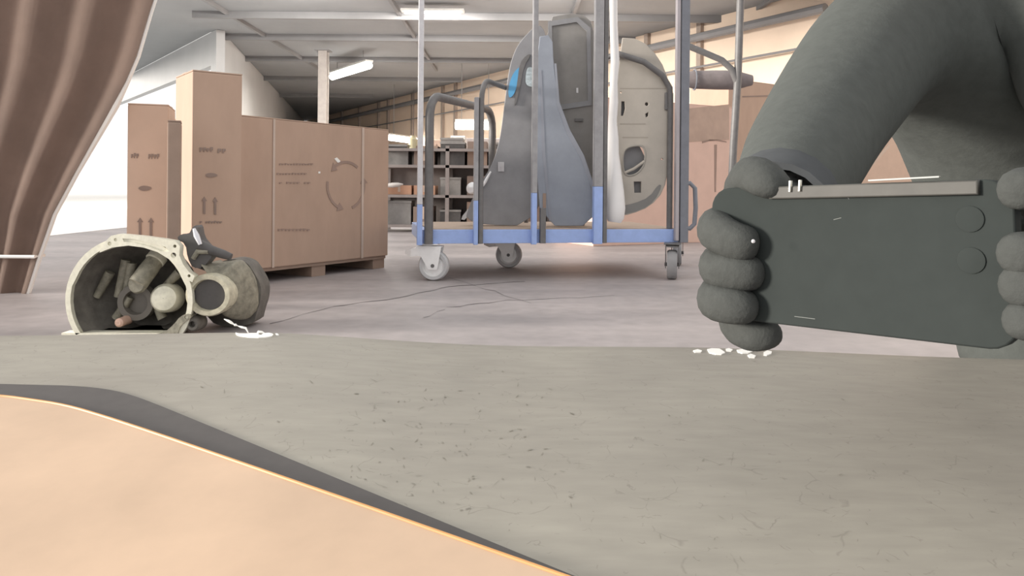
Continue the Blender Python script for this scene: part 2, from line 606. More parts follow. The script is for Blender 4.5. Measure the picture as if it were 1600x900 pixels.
for k, (x, y) in enumerate(((-5, 17.2), (-2, 19), (1, 17.2))):  # added lamps, unseen, to brighten the ceiling and back wall
    ld = bpy.data.lights.new('lamp_light', 'AREA')
    ld.shape = 'RECTANGLE'; ld.size = 1.5; ld.size_y = 0.3
    ld.energy = 550; ld.color = (1, 0.95, 0.88)
    lo_ = bpy.data.objects.new('lamp_light', ld)
    C.objects.link(lo_)
    lo_.location = (x, y, 4.72)
    lo_.rotation_euler = (math.radians(20), 0, 0)
    t = thing('tube_lamp', ('added roof lamp above the gearbox housing and left cartons, near the ceiling edge', 'added roof lamp between the first two trolley posts, close under the ceiling', 'added roof lamp above the beige inner door, near the ceiling edge')[k], 'lamp', (x, y, 4.8), 'fluorescent lamps under the roof')
    bm = bmesh.new(); tube(bm, [(x - .7, y, 4.77), (x, y, 4.77), (x + .7, y, 4.77)], .03, 10)
    obj('glowing_tube', bm, M_lamp, t, smooth=True)
    bm = bmesh.new(); prism_box(bm, (x - .78, y - .15, 4.80), (1.56, 0, 0), (0, .3, 0), (0, 0, .05))
    obj('housing', bm, M_lampb, t)

# ================================================================ CARTONS
def carton(name, label, a, b, depth, height, m, group=None, tape=True, seam=True, z0=0.0):
    """a, b: near bottom corners; box goes away from camera by depth"""
    a = Vector(a); b = Vector(b); a.z = b.z = z0
    u = b - a; L_ = u.length; ud = u.normalized()
    n = Vector((-ud.y, ud.x, 0))
    t = thing(name, label, 'box', tuple(a + u / 2), group)
    bm = bmesh.new()
    prism_box(bm, a, u, n * depth, (0, 0, height), 0.006)
    obj('carton_body', bm, m, t)
    th = 0.006
    for k in (0, 1):          # two top flaps
        bm = bmesh.new()
        prism_box(bm, a + n * (depth * (0.0 if k == 0 else 0.505)) + Vector((0, 0, height)), u, n * depth * 0.495, (0, 0, th), 0.002)
        obj('flap', bm, m, t)
    if tape:
        bm = bmesh.new()
        prism_box(bm, a + n * (depth * .5 - .03) + Vector((0, 0, height + th)), u, n * .06, (0, 0, .002))
        obj('tape', bm, M_tape, t)
    t['_'] = 0
    del t['_']
    fr = (a, ud, n, L_, height)
    return t, fr


def mark(t, fr, pts, m=None, name='printed_mark', off=0.0018, holes=()):
    """flat print on the front face; pts in metres (along, up)"""
    a, ud, n, L_, h = fr
    return plate(name, pts, holes, 0.002, a - n * off, ud, (0, 0, 1), m or M_print, t)


def rect(x0, y0, x1, y1):
    return [(x0, y0), (x1, y0), (x1, y1), (x0, y1)]


def front_uv(fr, px, py):
    a, ud, n, L_, h = fr
    d = ray(px, py)
    s = (a - CAM).dot(n) / d.dot(n)
    P = CAM + d * s - a
    return (P.dot(ud), P.z)


def px_marks(t, fr, polys, m=None, rnd=0):
    for p in polys:
        q = [front_uv(fr, *k) for k in p]
        if rnd: q = rounded(q, rnd)
        mark(t, fr, q, m)


def hgt(px, py, P):
    """height at which pixel row py is crossed above the floor point P"""
    d = ray(px, py)
    return CAM.z + d.z * (P.y / d.y)


def up_arrow(x, y0, y1, w=3):
    return [(x - w * .6, y1), (x + w * .6, y1), (x + w * .6, y0 + 7), (x + w * 1.4, y0 + 7), (x, y0), (x - w * 1.4, y0 + 7), (x - w * .6, y0 + 7)]


def smudge_text(x0, x1, y, hgt_, n):
    out = []
    stp = (x1 - x0) / n
    for i in range(n):
        xa = x0 + i * stp
        h1 = hgt_ * random.uniform(.7, 1.0)
        if random.random() < .12: continue
        out.append([(xa, y), (xa + stp * .35, y), (xa + stp * .35, y - h1 * .4), (xa + stp * .75, y - h1 * .4), (xa + stp * .75, y - h1), (xa, y - h1)])
    return out


# tall upright carton
A = g(298, 474)
B = A.copy()
while proj(B)[0] < 373: B += Vector((.0082, .0062, 0))
hT = hgt(316, 111, A)
t, fr = carton('tall_carton', 'tallest brown cardboard carton with two printed arrows, its left side sunlit', A, B, 0.28, hT, M_card, 'upright cartons')
px_marks(t, fr, smudge_text(312, 334, 237, 7, 4) + smudge_text(340, 354, 239, 7, 2) + [up_arrow(319, 307, 334), up_arrow(336, 308, 335)])
px_marks(t, fr, [[(320, 273), (327, 270), (336, 271), (341, 274), (333, 277), (324, 277)]], rnd=1)
px_marks(t, fr, smudge_text(312, 348, 349, 4, 8))
# small upright carton
A = g(197, 456); B = g(261, 454)
hS = hgt(203, 163, A)
t, fr = carton('upright_carton', 'leftmost tan carton with two arrows behind the gearbox housing', A, B, 0.30, hS, M_card2, 'upright cartons')
px_marks(t, fr, smudge_text(205, 222, 247, 8, 4) + smudge_text(232, 250, 248, 8, 4) + [up_arrow(219, 340, 369, 3.4), up_arrow(236, 340, 369, 3.4)])
px_marks(t, fr, [[(215, 294), (222, 290), (233, 291), (238, 294), (231, 298), (221, 298)]], rnd=1)
# darker carton between them, set back
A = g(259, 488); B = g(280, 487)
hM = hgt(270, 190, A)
t, fr = carton('narrow_carton', 'narrow darker carton standing between the two arrow cartons', A, B, 0.13, hM, M_cardd, 'upright cartons')

# long strapped carton on a pallet
zb = 0.075
A = g(372, 424, zb); B = g(606, 399, zb)
hL = hgt(378, 181, A) - zb
t, fr = carton('strapped_carton', 'long low brown carton with circle of arrows print and two vertical bands', A, B, 0.85, hL, M_card, 'pallet boxes', z0=zb)
for pa, pb in ((428, 421), (567, 564)):
    q = [front_uv(fr, pa - 1.7, 192), front_uv(fr, pa + 1.7, 192), front_uv(fr, pb + 1.5, 419 if pa < 500 else 404), front_uv(fr, pb - 1.5, 419 if pa < 500 else 404)]
    x0 = q[0][0]; x1 = q[1][0]
    o = mark(t, fr, rect(x0, 0.0, x1, hL), mat('band', (0.52, 0.42, 0.36), 0.5), 'strap', 0.003)
cx, cy = 540, 290
def arc_arrow(a0, a1):
    R0, R1 = 33, 37
    pts = []
    n = 10
    for i in range(n + 1):
        a = math.radians(a0 + (a1 - a0) * i / n); pts.append((cx + R1 * .82 * math.cos(a), cy - R1 * 1.05 * math.sin(a)))
    a = math.radians(a1); pts.append((cx + (R1 + 5) * .82 * math.cos(a), cy - (R1 + 5) * 1.05 * math.sin(a)))
    a2 = math.radians(a1 + 18); pts.append((cx + 35 * .82 * math.cos(a2), cy - 35 * 1.05 * math.sin(a2)))
    pts.append((cx + (R0 - 5) * .82 * math.cos(a), cy - (R0 - 5) * 1.05 * math.sin(a)))
    for i in range(n, -1, -1):
        a = math.radians(a0 + (a1 - a0) * i / n); pts.append((cx + R0 * .82 * math.cos(a), cy - R0 * 1.05 * math.sin(a)))
    return pts
M_faint = mat('faint_ink', (0.33, 0.235, 0.195), 0.8, var=0.1)
px_marks(t, fr, [arc_arrow(170, 245), arc_arrow(50, 125), arc_arrow(-70, 5)], M_faint)
px_marks(t, fr, smudge_text(436, 490, 258, 3, 12) + smudge_text(432, 480, 273, 3, 10) + smudge_text(436, 486, 287, 3, 9) + smudge_text(434, 485, 361, 4, 9), M_faint)
# a little torn paper on the carton front
px_marks(t, fr, [[(522, 248), (526, 246), (531, 251), (531, 254), (527, 254)], [(497, 268), (500, 268), (500, 271), (497, 271)]], M_hem)
a, ud, n, L_, h = fr
pt = thing('wooden_pallet', 'dark wooden pallet under the long strapped carton', 'pallet', tuple(a - Vector((0, 0, zb))))
base = Vector((a.x, a.y, 0))
for k in range(5):
    bm = bmesh.new()
    prism_box(bm, base + n * (0.01 + k * .195) + Vector((0, 0, .058)), ud * (L_ - .01), n * .1, (0, 0, .016))
    obj('deck_board', bm, M_cardd, pt)
for k in (0.01, .5, .99):
    bm = bmesh.new()
    prism_box(bm, base + ud * ((L_ - .1) * k) + Vector((0, 0, 0)) + n * 0.02, ud * .1, n * .82, (0, 0, .058))
    obj('runner', bm, M_cardd, pt)

# right hand large carton (behind trolley), lower lighter half
A = g(927, 385); B = g(1142, 377)
hR = hgt(1090, 168, B)
t, fr = carton('large_carton', 'large pinkish carton with a vertical slit behind the right end of the trolley', A, B, 0.6, hR, M_card3, 'cartons at the right')
px_marks(t, fr, [[(1097, 221), (1108, 218), (1120, 217.5), (1135, 221), (1135, 222.5), (1120, 220), (1108, 220.5), (1097, 224)], [(1116, 226), (1120, 226), (1118.5, 300), (1116.5, 300)]], mat('slit', (0.34, 0.24, 0.20), 0.8))
px_marks(t, fr, [[(1072, 170), (1139, 163), (1139, 218), (1072, 222)]], mat('carton_band', (0.46, 0.335, 0.27), 0.8))
# brown carton right
A = g(1150, 384); B = g(1330, 374)
hR2 = hgt(1190, 128, B)
A += Vector((0.15, .8, 0)); B += Vector((0.15, .8, 0))
t, fr = carton('brown_carton', 'tall brown carton partly hidden by the crouching person', A, B, 0.5, hR2, M_card, 'cartons at the right')
px_marks(t, fr, [[(1160, 150), (1230, 148), (1230, 150), (1160, 152)]])
# carton seen through the arm gap
A = g(1322, 371); B = g(1520, 366)
t, fr = carton('taped_carton', 'light brown carton with pale tape glimpsed in the gap beside the sleeve', A + Vector((.25, .9, 0)), B + Vector((.25, .9, 0)), 0.5, hgt(1360, 190, A), M_card2, 'cartons at the right')
px_marks(t, fr, [[(1343, 272), (1388, 226), (1391, 229), (1348, 276)]], M_tape)
# dark bundle on the large carton
Y0 = 5.95
bm = bmesh.new()
P = [at(1062, 152, Y0), at(1085, 145, Y0), at(1120, 142, Y0), at(1150, 136, Y0), at(1175, 131, Y0)]
zt = hR + 0.006
P = [Vector((p.x, p.y, max(p.z, zt + .075))) for p in P]
tube(bm, P, [0.05, 0.07, 0.075, 0.074, 0.04], 12)
t = thing('wrapped_bundle', 'dark blue-grey wrapped bundle lying on top of the large pinkish carton', 'bundle', tuple(P[0]))
obj('wrapping', bm, mat('bundle_cloth', (0.22, 0.19, 0.19), 0.9, var=0.2, scale=9), t, smooth=True)
for k in (1, 3):
    p = P[k]
    bm = bmesh.new()
    tube(bm, [p + Vector((0, 0.078 * math.cos(a * math.pi / 8), 0.078 * math.sin(a * math.pi / 8))) for a in range(16)], 0.006, 6, closed=True)
    obj('cord', bm, M_bluedk, t, smooth=True)

# ================================================================ SHELVING AND CLUTTER
Ys = 8.2
sx0 = at(596, 250, Ys).x; sx1 = at(905, 250, Ys).x
ztop = at(700, 232, Ys).z
t = thing('low_shelf_rack', 'dark steel shelf rack full of crates beyond the trolley', 'shelf', ((sx0 + sx1) / 2, Ys, 0))
for x in (sx0, sx0 + (sx1 - sx0) / 3, sx0 + 2 * (sx1 - sx0) / 3, sx1):
    for y in (Ys, Ys + .5):
        bm = bmesh.new()
        prism_box(bm, (x - .02, y, 0), (.04, 0, 0), (0, .04, 0), (0, 0, ztop + .03))
        obj('post', bm, M_rack, t)
levels = (0.08, 0.40, 0.72, ztop)
for z in levels:
    bm = bmesh.new()
    prism_box(bm, (sx0 - .02, Ys, z - .03), (sx1 - sx0 + .04, 0, 0), (0, .54, 0), (0, 0, .03))
    obj('shelf', bm, M_rack, t)
bm = bmesh.new()
prism_box(bm, (sx0, Ys + .545, 0.05), (sx1 - sx0, 0, 0), (0, .01, 0), (0, 0, ztop - .05))
obj('back_sheet', bm, M_rack, t)

kinds = [('dark grey crate', M_bin, 'crate', 'crate'), ('brown carton', M_cardd, 'shelf_box', 'box'),
         ('black crate', M_oil, 'crate', 'crate'), ('dull brown box', mat('dull_brown', (.24, .18, .15), .8), 'shelf_box', 'box')]
shelfword = ['bottom shelf', 'lower middle shelf', 'upper middle shelf', 'top']
xx = [sx0 + .05 + i * (sx1 - sx0 - .1) / 7 for i in range(7)]
for li, z in enumerate(levels):
    for i, x in enumerate(xx):
        lab, m, nm, cat = kinds[(i * 3 + li * 2) % 4]
        wv = (sx1 - sx0) / 7 * random.uniform(.68, .88)
        hv = random.uniform(.14, .26) if li < 3 else random.uniform(.05, .11)
        if li == 3 and i in (0, 1): hv = .03
        if li == 1 and i in (0, 1):
            m, lab, nm, cat = M_orange, 'low orange-tan carton', 'shelf_box', 'box'; hv = .10
        pos = ('leftmost', 'second from left', 'third from left', 'middle', 'third from right', 'second from right', 'rightmost')[i]
        o = thing(nm, f'{lab}, {pos} on the {shelfword[li]} of the dark rack', cat, (x, Ys + .05, z), 'boxes and crates on the dark rack')
        bm = bmesh.new()
        b0 = Vector((x, Ys + .05 + random.uniform(0, .05), z))
        if nm == 'crate':
            prism_box(bm, b0, (wv, 0, 0), (0, .34, 0), (0, 0, .012))
            prism_box(bm, b0 + Vector((0, 0, .012)), (wv, 0, 0), (0, .012, 0), (0, 0, hv))
            prism_box(bm, b0 + Vector((0, .328, .012)), (wv, 0, 0), (0, .012, 0), (0, 0, hv))
            prism_box(bm, b0 + Vector((0, .012, .012)), (.012, 0, 0), (0, .316, 0), (0, 0, hv))
            prism_box(bm, b0 + Vector((wv - .012, .012, .012)), (.012, 0, 0), (0, .316, 0), (0, 0, hv))
            obj('crate_body', bm, m, o)
            bm = bmesh.new()
            prism_box(bm, b0 + Vector((-.006, -.008, hv - .01)), (wv + .012, 0, 0), (0, .01, 0), (0, 0, .022))
            obj('rim', bm, M_bin, o)
        else:
            prism_box(bm, b0, (wv, 0, 0), (0, .34, 0), (0, 0, hv), .004)
            obj('carton_body', bm, m, o)
            bm = bmesh.new()
            prism_box(bm, b0 + Vector((wv * .45, -.002, hv * .3)), (wv * .1, 0, 0), (0, .0025, 0), (0, 0, hv * .7))
            obj('tape', bm, M_tape if m is not M_cardd else M_card, o)
# long bright tool on the upper middle shelf, and a jar
P = at(604, 290, Ys - .02); Q = at(630, 288, Ys - .02)
bm = bmesh.new()
lathe(bm, P, Q - P, [(0, .001), (.01, .02), (.06, .028), ((Q - P).length * .7, .025), ((Q - P).length, .006)], 12)
tk = thing('oil_can', 'small pale metal can lying on a crate at the left end of the rack', 'can', tuple(P))
obj('can_body', bm, mat('pale_metal', (.62, .58, .55), .3, metal=.3), tk, smooth=True)
P = at(645, 242, Ys + .1)
bm = bmesh.new()
lathe(bm, (P.x, P.y, ztop), (0, 0, 1), [(0, .001), (0, .05), (.10, .05), (.12, .03), (.14, .03), (.14, .001)], 14)
tk = thing('yellowish_jar', 'small yellowish jar on top of the dark rack near its left end', 'jar', (P.x, P.y, ztop))
obj('jar_body', bm, mat('yellow_jar', (.55, .50, .32), .4), tk, smooth=True)
# tall machines further back, under the lamps
for px0, px1, pt_, Yd, lab, m in ((604, 648, 226, 17, 'dark upright machine cabinet below the leftmost low lamp', M_oil),
                                (664, 700, 218, 18, 'brown-sided cabinet seen right of the first trolley post', M_cardd),
                                (703, 726, 212, 19.6, 'dark cabinet left of the second trolley post', M_bin),
                                (728, 790, 216, 18, 'wide dark cabinet behind the second trolley post', M_rack)):
    a = at(px0, 300, Yd); b = at(px1, 300, Yd); z = at((px0 + px1) / 2, pt_, Yd).z
    tk = thing('machine_cabinet', lab, 'cabinet', ((a.x + b.x) / 2, Yd, 0), 'cabinets at the far wall')
    bm = bmesh.new()
    prism_box(bm, (a.x, Yd, 0), (b.x - a.x, 0, 0), (0, .8, 0), (0, 0, z), .02)
    obj('cabinet_body', bm, m, tk)
    for s in (0.04, .53):
        bm = bmesh.new()
        prism_box(bm, (a.x + (b.x - a.x) * s, Yd - .02, .1), ((b.x - a.x) * .43, 0, 0), (0, .02, 0), (0, 0, z - .2), .005)
        d_ = obj('door', bm, m, tk)
        bm = bmesh.new()
        prism_box(bm, (a.x + (b.x - a.x) * (.44 if s < .1 else .55), Yd - .05, z * .5), (.02, 0, 0), (0, .03, 0), (0, 0, .2))
        obj('handle', bm, M_steel, d_)

# ================================================================ CURTAIN at left
Yc = 3.45
edge = [(262, -60), (236, 20), (216, 88), (199, 128), (180, 165), (160, 200), (120, 270), (85, 335), (62, 400), (40, 470)]
left_x = [-190, -190, -190, -190, -190, -190, -185, -170, -150, -140]
t = thing('tied_curtain', 'brown tarpaulin curtain drawn aside at the far left with a white hem', 'curtain', (at(-60, 300, Yc).x, Yc, 0))
bm = bmesh.new()
rows = []
nU = 60
E_ = []; L2 = []
for i in range(len(edge) - 1):
    for k in range(5):
        s = k / 5
        E_.append((edge[i][0] * (1 - s) + edge[i + 1][0] * s, edge[i][1] * (1 - s) + edge[i + 1][1] * s))
        L2.append(left_x[i] * (1 - s) + left_x[i + 1] * s)
E_.append(edge[-1]); L2.append(left_x[-1])
for (ex_, ey_), lx in zip(E_, L2):
    P1 = at(ex_, ey_, Yc)
    P0 = at(lx, ey_, Yc); P0.z = P1.z
    r_ = []
    for i in range(nU + 1):
        s = i / nU
        p = P0.lerp(P1, s) + Vector((0, 0.018 * math.sin(s * 30), 0))
        r_.append(bm.verts.new(p))
    rows.append(r_)
for A_, B_ in zip(rows, rows[1:]):
    for i in range(nU):
        bm.faces.new((A_[i], A_[i + 1], B_[i + 1], B_[i]))
bmesh.ops.solidify(bm, geom=bm.faces[:], thickness=0.004)
obj('tarpaulin', bm, M_tarp, t, smooth=True)
bm = bmesh.new()
pts = [at(x, y, Yc) for x, y in edge]
tube(bm, pts, [.009, .009, .010, .011, .018, .016, .012, .012, .012, .012], 8)
obj('hem', bm, M_hem, t, smooth=True)
zr = at(262, -62, Yc).z + .01
xl = at(-200, 0, Yc).x
bm = bmesh.new()
tube(bm, [(xl - .1, Yc, zr), (xl + .4, Yc, zr), (at(265, -60, Yc).x, Yc, zr)], .02, 10)
tube(bm, [(xl - .06, Yc, 0), (xl - .06, Yc, 1), (xl - .06, Yc, zr)], .03, 10)
obj('rail', bm, M_dark, t, smooth=True)
bm = bmesh.new()
P0 = at(-150, 400, Yc); P1 = at(62, 400, Yc); P0.z = P1.z
tube(bm, [(P0.x, Yc - .035, P0.z), (P1.x, Yc - .035, P0.z), (P1.x, Yc + .035, P0.z), (P0.x, Yc + .035, P0.z)], .008, 6, closed=True)
obj('tie_cord', bm, M_hem, t, smooth=True)

# ================================================================ GEARBOX HOUSING
Ye = g(200, 523).y
fe = Face(205, 468, Ye)
S = Ye / F
t = thing('gearbox_housing', 'oily cast aluminium gearbox bell housing standing on the floor at the left', 'engine part', (fe.o.x, Ye, 0))
gz = 0.0
def E(px, py, dy=0.0):
    p = at(px, py, Ye); return Vector((p.x, p.y + dy, max(p.z, 0.012)))
c0 = E(205, 468)
R = 92 * S
# deep bell
bm = bmesh.new()
prof = [(0.005, R * 1.06), (0.02, R * 1.05), (.10, R * .95), (.17, R * .7), (.20, R * .35), (.20, 0.001)]
lathe(bm, c0, (0, 1, 0), prof, 48)
prof = [(0.005, R * 1.0), (.09, R * .88), (.15, R * .62), (.185, R * .3), (.185, 0.001)]
lathe(bm, c0, (0, 1, 0), prof, 48)
for v in bm.verts:
    v.co.z = max(v.co.z, 0.004)
obj('bell', bm, M_aludk, t, smooth=True)
# front flange: arch with bolt holes, open feet
def cp(a, r):
    return (205 + r * math.cos(math.radians(a)), 468 - r * math.sin(math.radians(a)))
outer = [cp(a, 99) for a in range(-34, 215, 8)]
inner = [cp(a, 89 if 20 < a < 160 else 91) for a in range(214, -40, -8)]
outer = [(x, min(y, 522)) for x, y in outer]; inner = [(x, min(y, 522)) for x, y in inner]
fe.plate('flange', outer + inner, [], .018, M_alub, t, dy=-.006)
brid = [(160, 394), (166, 380), (178, 368), (190, 365), (225, 368), (262, 373), (278, 376), (285, 384), (284, 398), (290, 412), (299, 424), (308, 430), (304, 440), (293, 434), (283, 418), (268, 404), (250, 393), (228, 386), (205, 383), (180, 386)]
h1 = [(196, 372), (214, 373), (262, 385), (268, 392), (256, 392), (236, 384), (212, 378), (198, 377)]
def circ(x, y, r, n=12): return [(x + r * math.cos(k * 2 * math.pi / n), y + r * math.sin(k * 2 * math.pi / n)) for k in range(n)]
fe.plate('bridge_rib', brid, [h1, circ(185, 374, 2.6), circ(176, 380, 3.2), circ(277, 384, 2.6), circ(275, 398, 4.2), circ(299, 430, 2.4)], .03, M_alub, t, dy=-.004)
bm = bmesh.new()
lathe(bm, E(275, 398, -.014), (0, 1, 0), [(0, 4.6 * S), (0, 2.5 * S), (.004, 2.5 * S)], 16)
obj('bolt_hole', bm, M_oil, t, smooth=True)
# feet
fe.plate('foot', [(286, 492), (300, 488), (304, 495), (290, 503), (284, 512), (281, 523), (258, 523), (240, 522), (262, 517), (276, 505)], [circ(295, 494, 3)], .04, M_alu, t, dy=.0, rnd=1)
fe.plate('base_lip', [(100, 519), (280, 519), (280, 523), (100, 523)], [], .05, M_alub, t, dy=.01)
# internals
bm = bmesh.new(); tube(bm, [E(228, 402, .10), E(218, 425, .06), E(208, 446, .03)], [13 * S, 15 * S, 15 * S], 16)
lathe(bm, E(208, 446, .03), (0, -.2, 0), [(0, 15 * S), (.01, 12 * S), (.01, .001)], 16)
obj('release_shaft', bm, M_alu, t, smooth=True)
bm = bmesh.new(); tube(bm, [E(228, 404, .09), E(225, 411, .075)], [15.5 * S, 15.5 * S], 16)
obj('collar', bm, M_alub, t, smooth=True)
bm = bmesh.new(); lathe(bm, E(245, 470, .06), (0.1, -1, 0.1), [(-.05, 24 * S), (0, 23 * S), (.012, 19 * S), (.018, 8 * S), (.018, .001)], 24)
obj('round_boss', bm, M_alub, t, smooth=True)
bm = bmesh.new(); lathe(bm, E(195, 478, .10), (0, -1, 0), [(0, 30 * S), (.03, 29 * S), (.03, 20 * S), (.0, 19 * S), (0, .001)], 28)
obj('bearing_seat', bm, mat('seat_metal', (.17, .155, .135), .5), t, smooth=True)
for k, (a, b_) in enumerate((((176, 410), (162, 470)), ((185, 415), (176, 462)), ((150, 430), (128, 470)), ((160, 505), (182, 470)), ((235, 505), (225, 485)), ((262, 430), (240, 452)))):
    bm = bmesh.new(); tube(bm, [E(*a, .09), E(*b_, .09)], [8 * S, 6 * S], 10)
    obj('rib', bm, M_alu, t, smooth=True)
bm = bmesh.new(); lathe(bm, E(181, 506, .02), (0, -1, 0), [(-.06, 8 * S), (0, 7 * S), (.006, 4 * S), (.006, .001)], 14)
obj('drain_plug', bm, mat('copper_plug', (.60, .40, .32), .4), t, smooth=True)
# side casting with round port
bm = bmesh.new()
sidep = [(E(300, 470, .10), .085), (E(345, 440, .10), .075), (E(355, 480, .10), .07), (E(340, 505, .10), .05), (E(310, 430, .12), .07), (E(362, 470, .16), .06)]
side = skin('side_casting', [(p, r) for p, r in sidep], [(0, 1), (1, 2), (2, 3), (0, 4), (2, 5)], M_alu, t)
for v in side.data.vertices:
    v.co.z = max(v.co.z, 0.003)
bm = bmesh.new()
pc = E(326, 461, -.0)
lathe(bm, pc, (0, -1, 0), [(-.10, 36 * S), (0.0, 36 * S), (.008, 34 * S), (.008, 27 * S), (0, 26 * S), (-.07, 23 * S), (-.07, .001)], 32)
for v in bm.verts: v.co.z = pc.z + (v.co.z - pc.z) * .93
obj('port_ring', bm, mat('port_metal', (.50, .47, .36), .45, var=.3, scale=40), t, smooth=True)
bm = bmesh.new()
lathe(bm, pc + Vector((0, .012, 0)), (0, -1, 0), [(0, 24.5 * S), (.002, 24 * S), (.002, .001)], 24)
obj('port_shade', bm, M_oil, t, smooth=True)  # dark disc puts the shade inside the port into colour
bm = bmesh.new(); lathe(bm, E(302, 506, .0), (0, -1, 0), [(-.05, 13 * S), (0, 12 * S), (.01, 9 * S), (.01, 5 * S), (-.01, 4 * S), (-.01, .001)], 20)
obj('lower_boss', bm, M_aludk, t, smooth=True)
# bracket and lever on top
fe.plate('bracket', [(270, 374), (278, 366), (290, 367), (296, 355), (303, 352), (306, 372), (316, 384), (330, 398), (312, 420), (296, 420), (288, 404), (285, 382)], [], .05, M_oil, t, dy=.05, rnd=1)
bm = bmesh.new(); tube(bm, [E(306, 384, .03), E(326, 393, .03), E(345, 399, .03), E(356, 403, .03)], [9 * S, 8 * S, 7 * S, 5.5 * S], 12)
obj('lever', bm, M_oil, t, smooth=True)
bm = bmesh.new(); tube(bm, [E(303, 357, .0), E(307, 368, .0), E(313, 382, .0)], [2.2 * S, 4.5 * S, 3 * S], 10)
obj('pin', bm, mat('bright_pin', (.72, .72, .76), .25, metal=.3), t, smooth=True)
bm = bmesh.new(); tube(bm, [E(298, 405, .02), E(305, 394, .02), E(322, 394, .02)], [4 * S, 4.5 * S, 4 * S], 10)
obj('hose_stub', bm, M_alu, t, smooth=True)
fe.plate('rear_casing', [(372, 432), (385, 455), (384, 480), (377, 500), (372, 523), (290, 523), (290, 430), (330, 410), (360, 415)], [], .10, M_aludk, t, dy=.2, rnd=2)

# ================================================================ TROLLEY
TA = g(668, 438); TB = g(1058, 432)
u = (TB - TA); TL = u.length; ud = u.normalized(); nn = Vector((-ud.y, ud.x, 0))
TW = 0.78
ZB0, ZB1 = .195, .268
tr = thing('platform_trolley', 'blue platform trolley with upright posts carrying car panels', 'trolley', tuple(TA + u / 2 + nn * TW / 2))
O = TA - ud * .03 - nn * .03
LL = TL + .06


def near(px, z=.23, off=0.0):
    """point on near long edge of trolley at pixel column px, height z"""
    lo, hi = -0.5, 2.5
    for _ in range(50):
        m_ = (lo + hi) / 2
        P = O + ud * m_ + nn * off; P.z = z
        if proj(P)[0] < px: lo = m_
        else: hi = m_
    P = O + ud * lo + nn * off; P.z = z
    return P


def zat(P, py):
    """height above P where pixel row py lies"""
    lo, hi = 0.0, 4.0
    for _ in range(50):
        m_ = (lo + hi) / 2
        if proj((P.x, P.y, m_))[1] > py: lo = m_
        else: hi = m_
    return lo


Zv = lambda z: Vector((0, 0, z))
for k in (0, 1):
    bm = bmesh.new()
    prism_box(bm, O + nn * (k * (TW + .03)) + Zv(ZB0), ud * LL, nn * .03, (0, 0, ZB1 - ZB0), .003)
    obj('side_beam', bm, M_blue, tr)
for k in (0, 1):
    bm = bmesh.new()
    prism_box(bm, O + nn * .03 + ud * (k * (LL - .03)) + Zv(ZB0), ud * .03, nn * TW, (0, 0, ZB1 - ZB0), .003)
    obj('end_beam', bm, M_blue, tr)
for k in range(4):
    bm = bmesh.new()
    prism_box(bm, O + nn * (.032 + k * (TW / 4)) + ud * .03 + Zv(ZB1 - .012), ud * (LL - .06), nn * (TW / 4 - .004), (0, 0, .016), .002)
    obj('deck_board', bm, M_wood, tr)
ZD = ZB1 + .004

# uprights: slim pale tube puts in the post's lit left side, dark post beside
M_steel2 = mat('post_lit_side_steel', (0.33, 0.325, 0.335), 0.45, var=.15, scale=20)


def upright(px_l, px_r, top_y, dark_top=None, bluefrom=310, light=M_steel, wf=0.36):
    a = near(px_l, .3); b = near(px_r, .3)
    wv = (b - a).dot(ud)
    base = a - nn * .034
    wl = wv * wf
    ztop = zat(base, top_y)
    zbl = zat(base, bluefrom)
    bm = bmesh.new(); prism_box(bm, Vector((base.x, base.y, ZB0 - .005)), ud * wl, nn * .034, (0, 0, zbl - ZB0), .003)
    obj('blue_socket', bm, M_blue, tr)
    bm = bmesh.new(); prism_box(bm, Vector((base.x, base.y, zbl - .005)), ud * wl, nn * .034, (0, 0, ztop - zbl), .003)
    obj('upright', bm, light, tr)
    zt2 = zat(base, dark_top) if dark_top is not None else ztop
    return base, wl, wv, zt2


# left corner
b0, wl, wv, zt = upright(651, 674, -70, 165, 318)
def hoop(base, off, wv, ztop, depth, dv=None, name='divider_hoop', m=M_dark, r=None):
    r = r or wv / 2
    nn = dv.normalized()
    depth = dv.length
    c = base + ud * (off + wv / 2) + nn * .017
    P = [Vector((c.x, c.y, ZB0)), Vector((c.x, c.y, ztop - .12))]
    for k in range(1, 6):
        a = k / 5 * math.pi / 2
        q = c + nn * (.10 * (1 - math.cos(a)))
        P.append(Vector((q.x, q.y, ztop - .12 + .12 * math.sin(a))))
    e = c + nn * (depth - .10)
    P.append(Vector((e.x, e.y, ztop)))
    for k in range(1, 6):
        a = k / 5 * math.pi / 2
        q = e + nn * (.10 * math.sin(a))
        P.append(Vector((q.x, q.y, ztop - .12 * (1 - math.cos(a)))))
    e = c + nn * depth
    P.append(Vector((e.x, e.y, ZD)))
    bm = bmesh.new(); tube(bm, P, r, 12)
    return obj(name, bm, m, tr, smooth=True)


hoop(b0, wl, wv - wl, zat(b0, 147), TW, nn * .74 + ud * .46, r=.023)
b1, wl, wv, zt = upright(739, 752, 150, None, 312, wf=.5, light=M_steel2)
hoop(b1, wl * .6, wv - wl * .6, zat(b1, 122), TW, nn * .70 + ud * .40, r=.014)
b2, wl, wv, zt = upright(829, 842, -60, None, 300, wf=.6, light=M_steel2)
b3, wl, wv, zt = upright(925, 944, -60, None, 290, wf=.72, light=M_steel2)
bm = bmesh.new()
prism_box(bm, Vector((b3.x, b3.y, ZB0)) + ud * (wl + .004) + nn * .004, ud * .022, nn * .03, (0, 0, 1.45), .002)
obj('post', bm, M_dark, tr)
for bb, ww in ((b2, .6), (b1, .5)):
    pass
bm = bmesh.new()
c = near(846, .3)
prism_box(bm, Vector((c.x, c.y, ZB0)) - nn * .03 - ud * .012, ud * .03, nn * .03, (0, 0, .19), .002)
obj('post', bm, M_dark, tr)
